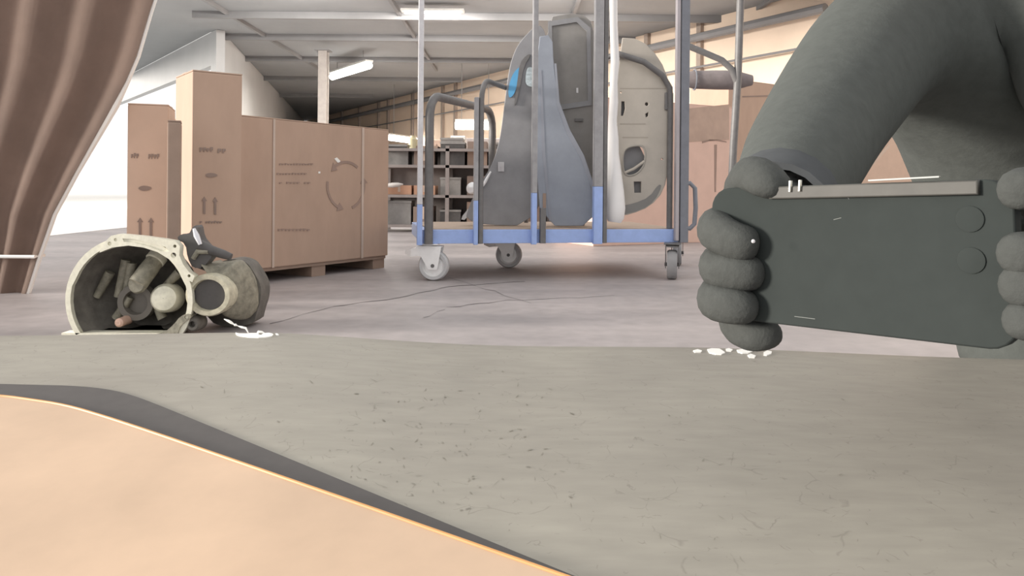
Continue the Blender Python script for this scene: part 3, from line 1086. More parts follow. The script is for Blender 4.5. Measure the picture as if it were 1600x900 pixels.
# right end: broad blue-grey post, dark hoop, slim light tube
c = near(1065, .3)
bm = bmesh.new(); prism_box(bm, Vector((c.x, c.y, ZB0)) - nn * .034 - ud * .022, ud * .048, nn * .034, (0, 0, 1.45), .003)
obj('post', bm, M_bluedk, tr)
c = near(1055, .3)
bm = bmesh.new(); prism_box(bm, Vector((c.x, c.y, ZB0 + .01)) - nn * .034 - ud * .012, ud * .02, nn * .03, (0, 0, 1.4), .003)
obj('upright', bm, mat('lilac_steel', (.40, .37, .39), .4), tr)
cc = near(1046, .3, .03)
zt = zat(cc, 118)
P = [Vector((cc.x, cc.y, ZD)), Vector((cc.x, cc.y, zt - .16)), Vector((cc.x, cc.y, zt - .07)) - ud * .005, Vector((cc.x, cc.y, zt)) - ud * .05, Vector((cc.x, cc.y, zt + .07)) - ud * .16, Vector((cc.x, cc.y, zt + .12)) - ud * .30 + nn * .05]
e = P[-1].copy()
P += [e - ud * .06 + nn * .04 + Zv(-.03), Vector(((e - ud * .08 + nn * .05).x, (e - ud * .08 + nn * .05).y, ZD))]
bm = bmesh.new(); tube(bm, P, .017, 12)
obj('bent_hoop', bm, M_dark, tr, smooth=True)
bm = bmesh.new()
prism_box(bm, Vector((cc.x, cc.y, zat(cc, 172))) - ud * .03, ud * .05, nn * .03, (0, 0, .10), .008)
obj('clamp', bm, M_dark, tr)
# loop handle at right end
pL = near(1070, .4, -.02)
loop_px = [(1066, 290), (1078, 286), (1086, 294), (1087, 325), (1085, 350), (1078, 357), (1066, 356)]
P = [at(x, y, pL.y) for x, y in loop_px]
bm = bmesh.new(); tube(bm, P, .013, 10)
obj('push_handle', bm, M_bluedk, tr, smooth=True)


def castor(pos, heading, brake, mt, mz, tilt=0.0):
    """wheel contact at pos (floor); heading = rolling direction in plan"""
    R_ = .080
    hd = Vector(heading).normalized(); ax = Vector((-hd.y, hd.x, 0))
    c = Vector((pos.x, pos.y, R_))
    tag_ = None
    bm = bmesh.new()
    # fork: two cheeks and a crown
    off = hd * -.03
    crown = c + off + Zv(R_ + .016)
    for s in (-1, 1):
        q = ax * (s * .033)
        th = ax * (.004 * s)
        pts = [c + q + hd * .024 - Zv(.020), c + q - hd * .024 - Zv(.020), crown + q - hd * .060 - Zv(0), crown + q + hd * .075]
        hexa(bm, [pts[0], pts[1], pts[2], pts[3], pts[0] + th, pts[1] + th, pts[2] + th, pts[3] + th])
    prism_box(bm, crown - ax * .037 - hd * .06, hd * .135, ax * .074, (0, 0, .006), .001)
    tp = Vector((crown.x, crown.y, ZB0 - .006))
    lathe(bm, crown, (0, 0, 1), [(.004, .032), (ZB0 - .006 - crown.z, .026)], 20)
    prism_box(bm, tp - hd * .055 - ax * .045, hd * .11, ax * .09, (0, 0, .006))
    fk = obj('castor', bm, mz, tr, smooth=False)
    bm = bmesh.new()
    lathe(bm, c, ax, [(-.025, R_ * .72), (-.027, R_ * .92), (-.016, R_), (.016, R_), (.027, R_ * .92), (.025, R_ * .72)], 36)
    obj('tyre', bm, mt, fk, smooth=True)
    bm = bmesh.new()
    lathe(bm, c, ax, [(-.014, .001), (-.014, R_ * .2), (-.010, R_ * .25), (-.010, R_ * .6), (-.025, R_ * .73), (.025, R_ * .73), (.010, R_ * .6), (.010, R_ * .25), (.014, R_ * .2), (.014, .001)], 32)
    obj('hub', bm, mz, fk, smooth=True)
    bm = bmesh.new()
    lathe(bm, c - ax * .041, ax, [(0, .001), (0, .010), (.082, .010), (.082, .001)], 8)
    obj('axle_bolt', bm, M_dark, fk)
    if brake:
        bm = bmesh.new()
        a = crown - Zv(.008)
        P = [a + hd * .03, a - hd * .05 + Zv(.002), a - hd * .09 - Zv(.008), a - hd * .125 - Zv(.020)]
        wd = [.030, .034, .028, .008]
        ht = [.040, .040, .034, .010]
        rows = []
        for p, w_, t_ in zip(P, wd, ht):
            rows.append([bm.verts.new(p + ax * w_ + Zv(.006)), bm.verts.new(p - ax * w_ + Zv(.006)), bm.verts.new(p - ax * w_ - Zv(t_)), bm.verts.new(p + ax * w_ - Zv(t_))])
        for A_, B_ in zip(rows, rows[1:]):
            for k in range(4):
                bm.faces.new((A_[k], A_[(k + 1) % 4], B_[(k + 1) % 4], B_[k]))
        bm.faces.new(rows[0]); bm.faces.new(rows[-1])
        obj('brake_pedal', bm, mz, fk)
    return fk


castor(g(678, 438), (1, -.12, 0), True, M_tyre, M_zinc)
castor(g(795, 418), (1, -.10, 0), True, M_tyre, M_zinc)
castor(g(1050, 436), (-.22, -1, 0), False, M_tyredk, M_dark)
c4 = g(1058, 414)
castor(Vector((c4.x, c4.y, 0)), (-.22, -1, 0), False, M_tyredk, M_dark)

# foam sleeve
def curved_sleeve():
    rows = [(958, -50, 6.5), (959, 40, 6), (961, 95, 6.8), (959, 130, 6), (959, 160, 7), (957, 190, 6.8), (958, 215, 8.5), (957, 240, 10), (959, 270, 12), (961, 300, 14), (962, 325, 15), (961, 340, 14), (960, 347, 10)]
    c = near(960, .3, -.0)
    Yf = c.y + .035
    P = []; R_ = []
    for x, y, w_ in rows:
        p = at(x, y, Yf)
        P.append(Vector((p.x, p.y, max(p.z, ZD + .004)))); R_.append(w_ * Yf / F)
    bm = bmesh.new(); tube(bm, P, R_, 14)
    t = thing('foam_sleeve', 'white foam sleeve hanging down beside the trolley post in front of the beige door', 'padding', tuple(P[-1]))
    obj('foam_tube', bm, M_white, t, smooth=True)
    bm = bmesh.new(); tube(bm, [P[0] + Vector((0, 0, .0)), P[5], P[-1]], .006, 8)
    obj('core_rod', bm, M_steel, t)


curved_sleeve()

# ---- cargo
def on_deck(pts, Y, z=None):
    """clip outline so that it stands on the deck"""
    z = z if z is not None else ZD + .002
    return pts


def cargo(name, label, cat, Y, outline, holes, th, m, rnd=1, group=None, hr=0, parts=()):
    f = Face(850, 348, Y)
    f.o.z = ZD + .002
    def uv(px, py):
        p = at(px, py, Y) - f.o
        return (p.x, max(p.z, 0.0 if True else 0))
    t = thing(name, label, cat, (at(outline[0][0], 348, Y).x, Y, ZD), group)
    P = [uv(*p) for p in outline]
    if rnd: P = rounded(P, rnd)
    H_ = [[uv(*p) for p in h] for h in holes]
    if hr: H_ = [rounded(h, hr) for h in H_]
    plate(parts[0] if parts else 'panel', P, H_, th, f.o, (1, 0, 0), (0, 0, 1), m, t, bevel=.003)
    return t, f, uv


def sub(t, f, uv, name, outline, th, m, dy, rnd=1, holes=(), bevel=.0):
    P = [uv(*p) for p in outline]
    if rnd: P = rounded(P, rnd)
    return plate(name, P, [[uv(*p) for p in h] for h in holes], th, f.o + Vector((0, dy, 0)), (1, 0, 0), (0, 0, 1), m, t, bevel)


# brown-black door panel at the back
t, f, uv = cargo('dark_door', 'dark brown-black car door standing behind the blue-grey bonnet', 'car part', 4.52,
    [(850, 30), (905, 20), (928, 40), (932, 120), (932, 352), (852, 352), (850, 200)], [], .03, M_brown, group='car panels on the trolley')
sub(t, f, uv, 'window_frame', [(856, 35), (902, 28), (922, 45), (924, 165), (858, 175)], .012, M_bumper, -.022, holes=[[(862, 42), (900, 36), (916, 50), (918, 158), (864, 166)]], rnd=0)
bm = bmesh.new(); prism_box(bm, at(898, 190, 4.49), (.05, 0, 0), (0, .02, 0), (0, 0, .02), .004)
obj('door_handle', bm, M_dark, t)
sub(t, f, uv, 'glint_clip', [(900, 138), (903, 138), (903, 146), (900, 146)], .006, M_steel, -.02, rnd=0)
# black bumper on its end
t, f, uv = cargo('upended_bumper', 'black plastic bumper stood on end at the left of the trolley load', 'car part', 4.42,
    [(799, 96), (812, 66), (850, 30), (858, 120), (856, 352), (727, 350), (735, 318), (752, 286), (768, 262), (780, 228), (787, 180), (793, 130)], [], .05, M_bumper, rnd=2, group='car panels on the trolley')
sub(t, f, uv, 'blue_highlight', [(794, 138), (802, 114), (817, 102), (810, 128), (804, 148), (795, 156)], .006, M_bluehi, -.032, rnd=2)  # blue highlight on the bumper edge, put in as a coloured sliver
sub(t, f, uv, 'glass_highlight', [(822, 110), (828, 105), (838, 112), (840, 128), (836, 138), (820, 135)], .010, M_palehi, -.035, rnd=2)  # bright glassy highlight put in as a pale patch
sub(t, f, uv, 'trim_line', [(812, 100), (822, 88), (830, 86), (818, 106), (812, 140), (806, 165), (803, 165), (808, 130)], .012, M_dark, -.034)
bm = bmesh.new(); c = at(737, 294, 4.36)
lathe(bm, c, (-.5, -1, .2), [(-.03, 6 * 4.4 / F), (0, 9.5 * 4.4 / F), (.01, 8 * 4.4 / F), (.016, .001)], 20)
obj('fog_lamp', bm, mat('chrome_glint', (.9, .9, .92), .2, metal=.2), t, smooth=True)  # glint of the chrome lamp and strip put into a near-white colour
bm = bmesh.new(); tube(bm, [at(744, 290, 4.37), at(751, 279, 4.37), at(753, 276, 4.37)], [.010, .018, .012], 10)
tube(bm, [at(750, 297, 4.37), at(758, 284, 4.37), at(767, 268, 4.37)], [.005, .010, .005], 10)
obj('chrome_strip', bm, MATS['chrome_glint'], t, smooth=True)
bm = bmesh.new()
for k in range(6):
    tube(bm, [at(779 + k * 1.6, 253, 4.38), at(779 + k * 1.6, 268, 4.38)], .0025, 6)
obj('vent_fins', bm, M_steel, t)
sub(t, f, uv, 'lower_lip', [(719, 342), (735, 322), (742, 320), (728, 344)], .03, MATS['grey_rubber'], -.01)
# bonnet
t, f, uv = cargo('blue_grey_bonnet', 'blue-grey car bonnet leaning upright in the middle of the trolley', 'car part', 4.30,
    [(838, 60), (862, 55), (864, 100), (872, 165), (886, 205), (908, 245), (922, 285), (931, 352), (846, 352), (838, 250)], [], .022, M_bonnet, group='car panels on the trolley')
sub(t, f, uv, 'raised_edge', [(866, 100), (869, 100), (874, 160), (890, 203), (912, 243), (928, 290), (934, 350), (929, 350), (923, 292), (908, 250), (886, 210), (870, 165)], .010, mat('bonnet_edge', (.27, .285, .33), .4), -.014, rnd=0)
sub(t, f, uv, 'crease_rib', [(843, 110), (846, 110), (852, 240), (862, 345), (858, 345), (847, 240)], .008, MATS['bonnet_edge'], -.012, rnd=0)
sub(t, f, uv, 'hinge_tab', [(848, 302), (853, 302), (853, 340), (848, 340)], .008, M_cardd, -.014, rnd=0)
# beige inner door
Yd = near(1000, .3).y + .09
t, f, uv = cargo('beige_inner_door', 'beige bare car door with round speaker opening at the right of the trolley', 'car part', Yd,
    [(964, 60), (1000, 62), (1030, 92), (1045, 130), (1047, 200), (1044, 260), (1036, 298), (1015, 322), (985, 334), (964, 337)],
    [[(973, 236), (985, 228), (1004, 227), (1009, 238), (1007, 258), (996, 272), (980, 276), (973, 266)], circ(1010, 163, 3.5), [(1007, 178), (1013, 174), (1013, 182), (1008, 185)], [(970, 158), (976, 158), (977, 170), (974, 182), (969, 182)],
     [(989, 283), (1002, 283), (1002, 302), (990, 302)], circ(970, 145, 2), circ(1034, 249, 2.5)], .02, M_door, rnd=1, group='car panels on the trolley')
sub(t, f, uv, 'bottom_rim', [(966, 322), (990, 318), (1014, 308), (1028, 288), (1034, 290), (1022, 314), (1002, 328), (966, 337)], .03, M_doordk, .0)
bm = bmesh.new()
tube(bm, [at(x, y, Yd - .012) for x, y in rounded([(973, 236), (985, 228), (1004, 227), (1009, 238), (1007, 258), (996, 272), (980, 276), (973, 266)], 2)], .006, 8, closed=True)
obj('speaker_surround', bm, mat('surround', (.30, .28, .25), .5), t, smooth=True)
bm = bmesh.new(); tube(bm, [at(976, 270, Yd - .012), at(990, 264, Yd - .012), at(1007, 252, Yd - .012)], .008, 8)
obj('speaker_strut', bm, M_door, t, smooth=True)
sub(t, f, uv, 'recess_shade', [(972, 228), (1010, 228), (1010, 306), (972, 306)], .008, mat('recess_tone', (.20, .20, .21), .6), .03, rnd=1)  # dark sheet behind the openings puts in their recess shade
for (x0, y0, x1, y1) in ((968, 138, 1040, 139.5), (968, 193, 1008, 195), (972, 214, 1012, 216)):
    sub(t, f, uv, 'pressed_rib', [(x0, y0), (x1, y0), (x1, y1), (x0, y1)], .004, mat('rib_shade', (.31, .28, .24), .5), -.012, rnd=0)
sub(t, f, uv, 'recess_shade', [(966, 152), (1018, 152), (1018, 190), (966, 190)], .008, MATS['recess_tone'], .03, rnd=0)

# ================================================================ SECOND RACK (tube frame) behind right end
Y2 = 5.2
t = thing('pipe_stand', 'dark grey pipe stand with splayed brace standing between trolley and person', 'stand', (at(1143, 300, Y2).x, Y2, 0))
top = at(1158, 20, Y2); botz = 0
xb = at(1138, 370, Y2)
bm = bmesh.new(); tube(bm, [Vector((xb.x, Y2, 0.01)), at(1146, 230, Y2), at(1153, 120, Y2), at(1159, -60, Y2)], .026, 12)
obj('pole', bm, M_dark, t, smooth=True)
bm = bmesh.new(); tube(bm, [at(1152, 130, Y2), at(1143, 108, Y2), at(1128, 94, Y2), at(1100, 82, Y2), at(1066, 68, Y2)], .022, 12)
obj('brace', bm, M_dark, t, smooth=True)
bm = bmesh.new()
prism_box(bm, (xb.x - .12, Y2 - .12, 0), (.24, 0, 0), (0, .24, 0), (0, 0, .012), .002)
obj('base_plate', bm, M_dark, t)

# ================================================================ FOREGROUND PANEL
def interp(tab, x):
    if x <= tab[0][0]: return tab[0][1]
    for (a, b), (c, d) in zip(tab, tab[1:]):
        if x <= c:
            s = (x - a) / (c - a)
            return b + (d - b) * s
    return tab[-1][1]


CR = [(-400, 527), (0, 525), (160, 523), (280, 521), (400, 519), (480, 522), (560, 528), (680, 536), (800, 541), (1000, 542), (1120, 543), (1440, 557), (1600, 562), (1950, 572)]
YT, YB = .92, .42


def smooth_cr(x):
    return sum(interp(CR, x + k * 25) for k in range(-2, 3)) / 5


def psurf(x, v, lift=0.0):
    T = at(x, smooth_cr(x), YT); B = at(x, 965, YB)
    P = T.lerp(B, v)
    P.z += 0.012 * math.sin(math.pi * min(v, 1)) * 0.6 + lift
    return P


def vfor(x, py):
    lo, hi = 0.0, 1.0
    for _ in range(40):
        m_ = (lo + hi) / 2
        if proj(psurf(x, m_))[1] < py: lo = m_
        else: hi = m_
    return lo


pn = thing('car_body_panel', 'large dusty grey painted car panel filling the foreground', 'car part', (0, .67, 0))
bm = bmesh.new()
cols = [(-400 + i * 25) for i in range(95)]
grid = []
for x in cols:
    T = psurf(x, 0)
    col = [bm.verts.new((T.x * 1.01, T.y + .03, 0.002)), bm.verts.new((T.x * 1.01, T.y + .028, T.z - .05)), bm.verts.new((T.x, T.y + .018, T.z - .010)), bm.verts.new((T.x, T.y + .006, T.z - .002))]
    col += [bm.verts.new(psurf(x, k / 20)) for k in range(21)]
    Bq = psurf(x, 1)
    col += [bm.verts.new((Bq.x, Bq.y - .02, Bq.z - .02)), bm.verts.new((Bq.x, Bq.y - .03, 0.002))]
    grid.append(col)
for A_, B_ in zip(grid, grid[1:]):
    for k in range(len(A_) - 1):
        bm.faces.new((A_[k], A_[k + 1], B_[k + 1], B_[k]))
obj('painted_skin', bm, M_panel, pn, smooth=True)

UP = [(-400, 600), (0, 603), (120, 606), (160, 610), (185, 614), (205, 620), (240, 633), (670, 811), (900, 906), (1060, 972)]
LO = [(-400, 625), (0, 628), (100, 643), (160, 661), (240, 688), (590, 812), (850, 905), (1000, 958), (1060, 980)]


def strip_mesh(x0, x1, ftop, fbot, lift_t, lift_b, rows=6, step=15):
    bm = bmesh.new()
    g_ = []
    x = x0
    while x <= x1:
        vt = vfor(x, ftop(x)); vb = vfor(x, fbot(x))
        if vb - vt < .002: vb = vt + .002
        col = [bm.verts.new(psurf(x, vt, -.002))]
        for k in range(rows + 1):
            s = k / rows
            col.append(bm.verts.new(psurf(x, vt + (vb - vt) * s, lift_t + (lift_b - lift_t) * s)))
        col.append(bm.verts.new(psurf(x, vb, -.002)))
        g_.append(col)
        x += step
    for A_, B_ in zip(g_, g_[1:]):
        for k in range(len(A_) - 1):
            bm.faces.new((A_[k], A_[k + 1], B_[k + 1], B_[k]))
    return bm


sm = lambda tab, x: sum(interp(tab, x + k * 12) for k in range(-2, 3)) / 5
o = obj('door_seal', strip_mesh(-400, 1040, lambda x: sm(UP, x), lambda x: sm(LO, x) + 2, .002, .003), M_seal, None, smooth=True)
tag(o, 'black rubber seal band running diagonally across the lower left', 'seal')
si = thing('tan_sill', 'tan painted sill in the bottom left corner below the black seal', 'car part', tuple(psurf(200, .8)))
obj('sill_skin', strip_mesh(-400, 1000, lambda x: sm(LO, x), lambda x: 990, .006, .006, 10), M_sill, si, smooth=True)
bm = bmesh.new()
pts = []
x = -400
while x <= 985:
    pts.append(psurf(x, vfor(x, sm(LO, x)), .006)); x += 15
tube(bm, pts, .0014, 8)
obj('edge_bead', bm, M_bead, si, smooth=True)


# paint chips on the crease
def chip(poly, lift=.0012):
    bm = bmesh.new()
    top = []; bot = []
    for x, y in poly:
        v = vfor(x, y)
        top.append(bm.verts.new(psurf(x, v, lift))); bot.append(bm.verts.new(psurf(x, v, -.0005)))
    bm.faces.new(top)
    bm.faces.new(bot)
    for i in range(len(top)):
        j = (i + 1) % len(top)
        bm.faces.new((top[i], top[j], bot[j], bot[i]))
    bmesh.ops.triangulate(bm, faces=bm.faces[:])
    return obj('paint_chip', bm, M_chip, pn)


chips = [
    [(368, 521), (373, 522.3), (384, 522.6), (391, 521.8), (404, 521.8), (404, 524), (408, 524.6), (412, 522), (420, 521.3), (425, 522.5), (427, 524), (424, 526.5), (416, 528), (404, 528.4), (390, 527.8), (376, 526), (370, 524)],
    [(430.5, 522.3), (433, 522.3), (436, 524.6), (432, 524.8)],
    [(1083, 549), (1090, 547), (1097, 549), (1095, 551.5), (1086, 551.5)],
    [(1105, 547), (1112, 545.5), (1124, 546), (1129, 549), (1133, 552), (1127, 555), (1118, 554.5), (1108, 552)],
    [(1134, 546.5), (1139, 545.3), (1145, 547.5), (1142, 550), (1135, 549.5)],
    [(1151, 548), (1160, 546.5), (1172, 547), (1176, 550), (1169, 553), (1160, 553), (1153, 551)],
    [(1168, 556), (1173, 554), (1181, 557), (1179, 560), (1171, 559.5)],
    [(1193, 552), (1199, 549), (1206, 550.5), (1205, 554), (1198, 556.5), (1193, 556)],
]
for p in chips:
    chip(p)
# curled slivers of lifted paint standing off the crease
for path, rr in (([(402, 520), (403.5, 518.4), (409, 519), (414, 521)], .0016), ([(388, 520), (384, 512.5), (377, 511), (371, 509)], .0013), ([(371, 509), (367, 507.5), (366, 507)], .0018), ([(366, 507), (361, 504), (357, 501.5), (350, 498.5)], .0016)):
    bm = bmesh.new()
    tube(bm, [at(x, y, YT - .004) for x, y in path], [rr * .35] + [rr] * (len(path) - 2) + [rr * .3], 6)
    o = obj('paint_sliver', bm, M_chip, pn, smooth=True)

# specks and grit lying on the panel
bm = bmesh.new()
random.seed(21)
spots = []
for _ in range(150):
    if random.random() < .72:
        x = random.gauss(690, 110); y = random.gauss(700, 55)
    else:
        x = random.uniform(230, 1430); y = random.uniform(585, 880)
    lim = sm(UP, x)
    if x > 1500 or y > 880 or y > lim - 8 or y < 570: continue
    spots.append((x, y))
for x, y in spots:
    a = random.uniform(-.9, .9) + random.choice([0, 0, math.pi / 2 * .6])
    L_ = random.choice([1.2, 2, 3, 4.5, 7]) * random.uniform(.7, 1.2); w_ = random.uniform(.35, 1.0)
    if L_ > 5: w_ = .3
    vs = []
    for (du, dv) in ((-1, 0), (-.3, 1), (.6, .8), (1, 0), (.2, -1)):
        X = x + du * L_ * math.cos(a) - dv * w_ * math.sin(a)
        Yp = y + du * L_ * math.sin(a) + dv * w_ * math.cos(a)
        vs.append(bm.verts.new(psurf(X, vfor(X, Yp), .0006)))
    bm.faces.new(vs)
o = obj('grit', bm, M_flake, pn)
tag(o, 'dark grit specks and short hairs on the paint', kind='stuff')

# ================================================================ PHONE
TLp = at(1122, 297, .487); TRp = at(1590, 282, .36)
BLp = at(1122, 489, .487); BRp = at(1590, 548, .36)
ex = (TRp - TLp); W_ = ex.length; ex.normalize()
ey = ((TLp - BLp) + (TRp - BRp)) / 2; Hh = ey.length; ey = (ey - ex * ey.dot(ex)).normalized()
ez = ex.cross(ey)      # toward camera or away
if ez.y > 0: ez = -ez   # make it face the camera
o0 = (TLp + TRp + BLp + BRp) / 4
ph = thing('smartphone', 'large dark smartphone held sideways by the gloved person', 'phone', tuple(o0))


def rrect(w_, h_, r_, n=5):
    P = []
    for cx_, cy_, a0 in ((w_ / 2 - r_, h_ / 2 - r_, 0), (-w_ / 2 + r_, h_ / 2 - r_, 90), (-w_ / 2 + r_, -h_ / 2 + r_, 180), (w_ / 2 - r_, -h_ / 2 + r_, 270)):
        for k in range(n + 1):
            a = math.radians(a0 + 90 * k / n)
            P.append((cx_ + r_ * math.cos(a), cy_ + r_ * math.sin(a)))
    return P


plate('back_cover', rrect(W_, Hh, .012), [], .007, o0, ex, ey, M_phone, ph, bevel=.001)
eyt = o0 + ey * (Hh / 2 - .0028) + ez * .0052
plate('top_edge', [(-W_ / 2 + .042, -.0028), (W_ / 2 - .014, -.0028), (W_ / 2 - .014, .0028), (-W_ / 2 + .042, .0028)], [], .003, eyt, ex, ey, M_rim, ph, bevel=.0008)
def on_phone(px, py):
    d = ray(px, py)
    s = (o0 - CAM).dot(ez) / d.dot(ez)
    P = CAM + d * s - o0
    return (P.dot(ex), P.dot(ey))
for (x, y, l_, h_) in ((1247, 291, .0010, .0032), (1262, 290, .0010, .0032)):
    a = on_phone(x, y)
    plate('side_button', [(a[0] - l_, a[1] - h_), (a[0], a[1] - h_), (a[0] + l_ * .6, a[1] + h_), (a[0] - l_ * .5, a[1] + h_)], [], .002, o0 + ez * .008, ex, ey, mat('button_metal', (.42, .42, .36), .3), ph)
a = on_phone(1368, 281); b = on_phone(1440, 279)
plate('metal_edge', [(a[0], a[1]), (W_ / 2 - .03, b[1] + .0008), (W_ / 2 - .03, b[1]), (a[0], a[1] - .0008)], [], .002, o0 + ez * .0075, ex, ey, mat('edge_metal', (.22, .23, .22), .4), ph)
for (x0, y0, x1, y1) in ((1309, 343, 1321, 340), (1328, 303, 1333, 311), (1248, 493, 1280, 497)):  # tiny glints on the phone back, put in as pale lines
    a = on_phone(x0, y0); b = on_phone(x1, y1)
    bm = bmesh.new()
    tube(bm, [o0 + ex * a[0] + ey * a[1] + ez * .0046, o0 + ex * b[0] + ey * b[1] + ez * .0046], .00018, 5)
    obj('glint_line', bm, MATS['edge_metal'], ph)
# camera lenses near the right end
for k, (dx, dy_) in enumerate(((.012, .012), (.012, .032))):
    c = o0 + ex * (W_ / 2 - dx - .006) + ey * (Hh / 2 - dy_ - .006) + ez * .0046
    bm = bmesh.new(); lathe(bm, c, ez, [(-.002, .0065), (.0006, .0063), (.0008, .0055), (.0008, .0001)], 24)
    obj('lens', bm, M_phone, ph, smooth=True)

# ================================================================ PERSON
def W(px, py, Y): return at(px, py, Y)


pelvis = Vector((.955, 1.32, .30))
belly = Vector((.86, 1.26, .43))
chest = W(1546, 150, 1.14)
upper = W(1505, 55, 1.06)
neck = W(1500, -60, 1.03)
headb = W(1490, -110, 1.0)
shL = W(1385, 45, 1.02); shR = W(1640, 40, 1.02)
elL = W(1290, 185, .82); elR = W(1760, 240, .82)
wrL = W(1212, 335, .565); wrR = W(1690, 400, .50)
person = thing('person', 'person in dark jacket and gloves crouching at the right holding up a phone', 'person', (pelvis.x, pelvis.y, 0))
nodes = [
    (pelvis, .15), (belly, .15), (chest, .150), (upper, .13),
    (neck, .055), (headb, .052),
    (shL, .095), (elL, .068), (W(1245, 265, .69), .056), (wrL, .036),
    (shR, .085), (elR, .062), (wrR, .034),
    (Vector((.86, 1.30, .22)), .10), (Vector((.90, 1.14, .12)), .075), (Vector((.91, 1.42, .09)), .055), (Vector((.92, 1.56, .06)), .04),
    (Vector((1.07, 1.30, .22)), .10), (Vector((1.13, 1.10, .12)), .075), (Vector((1.11, 1.40, .09)), .055), (Vector((1.11, 1.55, .06)), .04),
]
edges = [(0, 1), (1, 2), (2, 3), (3, 4), (4, 5), (3, 6), (6, 7), (7, 8), (8, 9), (3, 10), (10, 11), (11, 12),
         (0, 13), (13, 14), (14, 15), (15, 16), (0, 17), (17, 18), (18, 19), (19, 20)]
body = skin('body', nodes, edges, M_cloth, person)
for v in body.data.vertices: v.co.z = max(v.co.z, .004)
# boots
for k in (15, 19):
    a = nodes[k][0]; b = nodes[k + 1][0]
    bt = skin('boot', [(Vector((b.x, b.y - .03, .055)), .05), (Vector((b.x, b.y + .04, .05)), .048), (Vector((b.x, b.y + .07, .10)), .03)], [(0, 1), (1, 2)], M_oil, person)
    for v in bt.data.vertices: v.co.z = max(v.co.z, .003)
# cuffs and collar
bm = bmesh.new(); d = (wrL - nodes[8][0]).normalized()
lathe(bm, wrL - d * .03, d, [(0, .040), (.0, .044), (.035, .041), (.035, .036)], 20)
obj('cuff', bm, M_trouser, person, smooth=True)
bm = bmesh.new(); d = (wrR - elR).normalized()
lathe(bm, wrR - d * .03, d, [(0, .038), (.0, .042), (.035, .040), (.035, .034)], 20)
obj('cuff', bm, M_trouser, person, smooth=True)
bm = bmesh.new(); d = (headb - neck).normalized()
lathe(bm, neck - d * .03, d, [(0, .068), (.0, .074), (.05, .070), (.05, .062)], 24)
obj('collar', bm, M_cloth, person, smooth=True)
# head
hc = headb + Vector((-.01, -.045, .095))
fwd = (o0 - hc).normalized()
bm = bmesh.new()
bmesh.ops.create_uvsphere(bm, u_segments=32, v_segments=22, radius=1)
upv = Vector((0, 0, 1)); sd = fwd.cross(upv).normalized(); up2 = sd.cross(fwd).normalized()
for v in bm.verts:
    x, y, z = v.co          # y forward, z up
    r_ = 1.0
    if z < 0: x *= 1 - .28 * (-z); 
    if y > 0 and z < -.1: y *= .96
    nose = math.exp(-((x / .13) ** 2 + ((z + .12) / .22) ** 2)) * (.22 if y > 0 else 0)
    brow = math.exp(-((z - .12) / .08) ** 2) * .05 * (1 if y > .3 else 0)
    eye = (math.exp(-(((abs(x) - .36) / .14) ** 2 + ((z - .02) / .10) ** 2))) * (-.10 if y > 0 else 0)
    lip = math.exp(-((x / .22) ** 2 + ((z + .50) / .06) ** 2)) * (.05 if y > 0 else 0)
    chin = math.exp(-((x / .25) ** 2 + ((z + .85) / .12) ** 2)) * (.10 if y > 0 else 0)
    y += nose + brow + eye + lip + chin
    v.co = hc + sd * (x * .074) + fwd * (y * .092) + up2 * (z * .112)
obj('head', bm, M_skin, person, smooth=True)
for s in (-1, 1):
    bm = bmesh.new(); lathe(bm, hc + sd * (s * .0265) + fwd * .074 + up2 * .003, fwd, [(0, .011), (.006, .009), (.009, .004), (.0095, .0001)], 14)
    ey_ = obj('eye', bm, M_hem, person, smooth=True)
    bm = bmesh.new(); lathe(bm, hc + sd * (s * .0265) + fwd * .082 + up2 * .001, fwd, [(0, .005), (.0022, .004), (.0026, .0001)], 12)
    obj('iris', bm, M_hair, ey_, smooth=True)
    bm = bmesh.new(); tube(bm, [hc + sd * (s * .072) + up2 * .02, hc + sd * (s * .083) - fwd * .012 + up2 * .012, hc + sd * (s * .082) - fwd * .01 - up2 * .014, hc + sd * (s * .072) - up2 * .025], .007, 8)
    obj('ear', bm, M_skin, person, smooth=True)
bm = bmesh.new()
bmesh.ops.create_uvsphere(bm, u_segments=28, v_segments=18, radius=1)
dl = [v for v in bm.verts if (v.co.y > .15 and v.co.z < .45) or v.co.z < -.45]
bmesh.ops.delete(bm, geom=dl, context='VERTS')
for v in bm.verts:
    x, y, z = v.co
    k = 1.06 + random.uniform(-.01, .02)
    v.co = hc + sd * (x * .076 * k) + fwd * (y * .094 * k) + up2 * (z * .115 * k)
obj('hair', bm, M_hair, person, smooth=True)

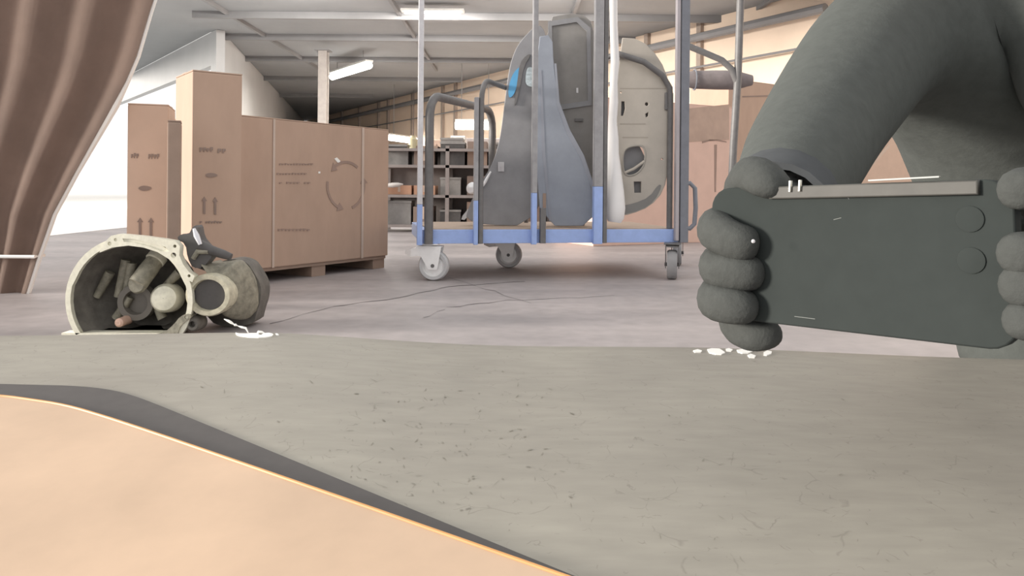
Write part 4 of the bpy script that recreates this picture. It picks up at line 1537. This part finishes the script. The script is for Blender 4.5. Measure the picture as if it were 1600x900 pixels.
# gloved hand at the left end of the phone: palm, four fingers and thumb
def glove(palm, fingers, m=M_glove):
    gl = skin('glove', [(W(*p[:3]), p[3]) for p in palm], [(i, i + 1) for i in range(len(palm) - 1)], m, person)
    for f_ in fingers:
        skin('finger', [(W(*p[:3]), p[3]) for p in f_], [(i, i + 1) for i in range(len(f_) - 1)], m, gl)
    return gl


glove([(1228, 300, .625, .032), (1210, 345, .555, .034), (1185, 385, .535, .036), (1165, 440, .525, .030), (1165, 470, .52, .022)],
      [
          [(1190, 350, .53, .017), (1163, 300, .51, .0165), (1180, 272, .475, .0155), (1206, 290, .455, .0150), (1200, 312, .458, .012)],
          [(1175, 385, .53, .016), (1124, 352, .505, .0150), (1118, 362, .475, .0135), (1150, 380, .460, .0125), (1190, 385, .458, .0115)],
          [(1165, 415, .53, .016), (1124, 412, .505, .0145), (1122, 420, .475, .0135), (1150, 425, .462, .0125), (1200, 430, .458, .0115)],
          [(1160, 450, .525, .015), (1124, 462, .505, .0150), (1118, 470, .475, .0135), (1142, 478, .462, .0125), (1190, 482, .458, .0110)],
          [(1160, 465, .525, .014), (1150, 505, .50, .014), (1168, 520, .475, .0125), (1190, 528, .466, .0095), (1222, 515, .47, .0095)],
      ])
glove([(1722, 330, .64, .030), (1690, 405, .50, .032), (1680, 440, .45, .034), (1670, 480, .42, .030)],
      [
          [(1680, 400, .43, .014), (1640, 330, .39, .012), (1610, 290, .36, .011), (1585, 300, .345, .010)],
          [(1680, 430, .42, .013), (1630, 400, .385, .012), (1600, 395, .345, .011), (1580, 400, .34, .010)],
          [(1680, 470, .42, .013), (1630, 450, .385, .012), (1602, 445, .345, .011), (1585, 450, .34, .010)],
          [(1680, 500, .42, .012), (1635, 500, .385, .011), (1604, 500, .345, .010), (1588, 505, .34, .009)],
          [(1690, 390, .45, .014), (1650, 350, .42, .013), (1600, 330, .40, .011)],
      ])
# tiny glint on the glove, put in as a small bright dot
bm = bmesh.new(); lathe(bm, W(1177, 377, .438), (0, -1, 0), [(0, .0012), (.001, .0009), (.0012, .0001)], 10)
obj('glove_glint', bm, M_steel, person)
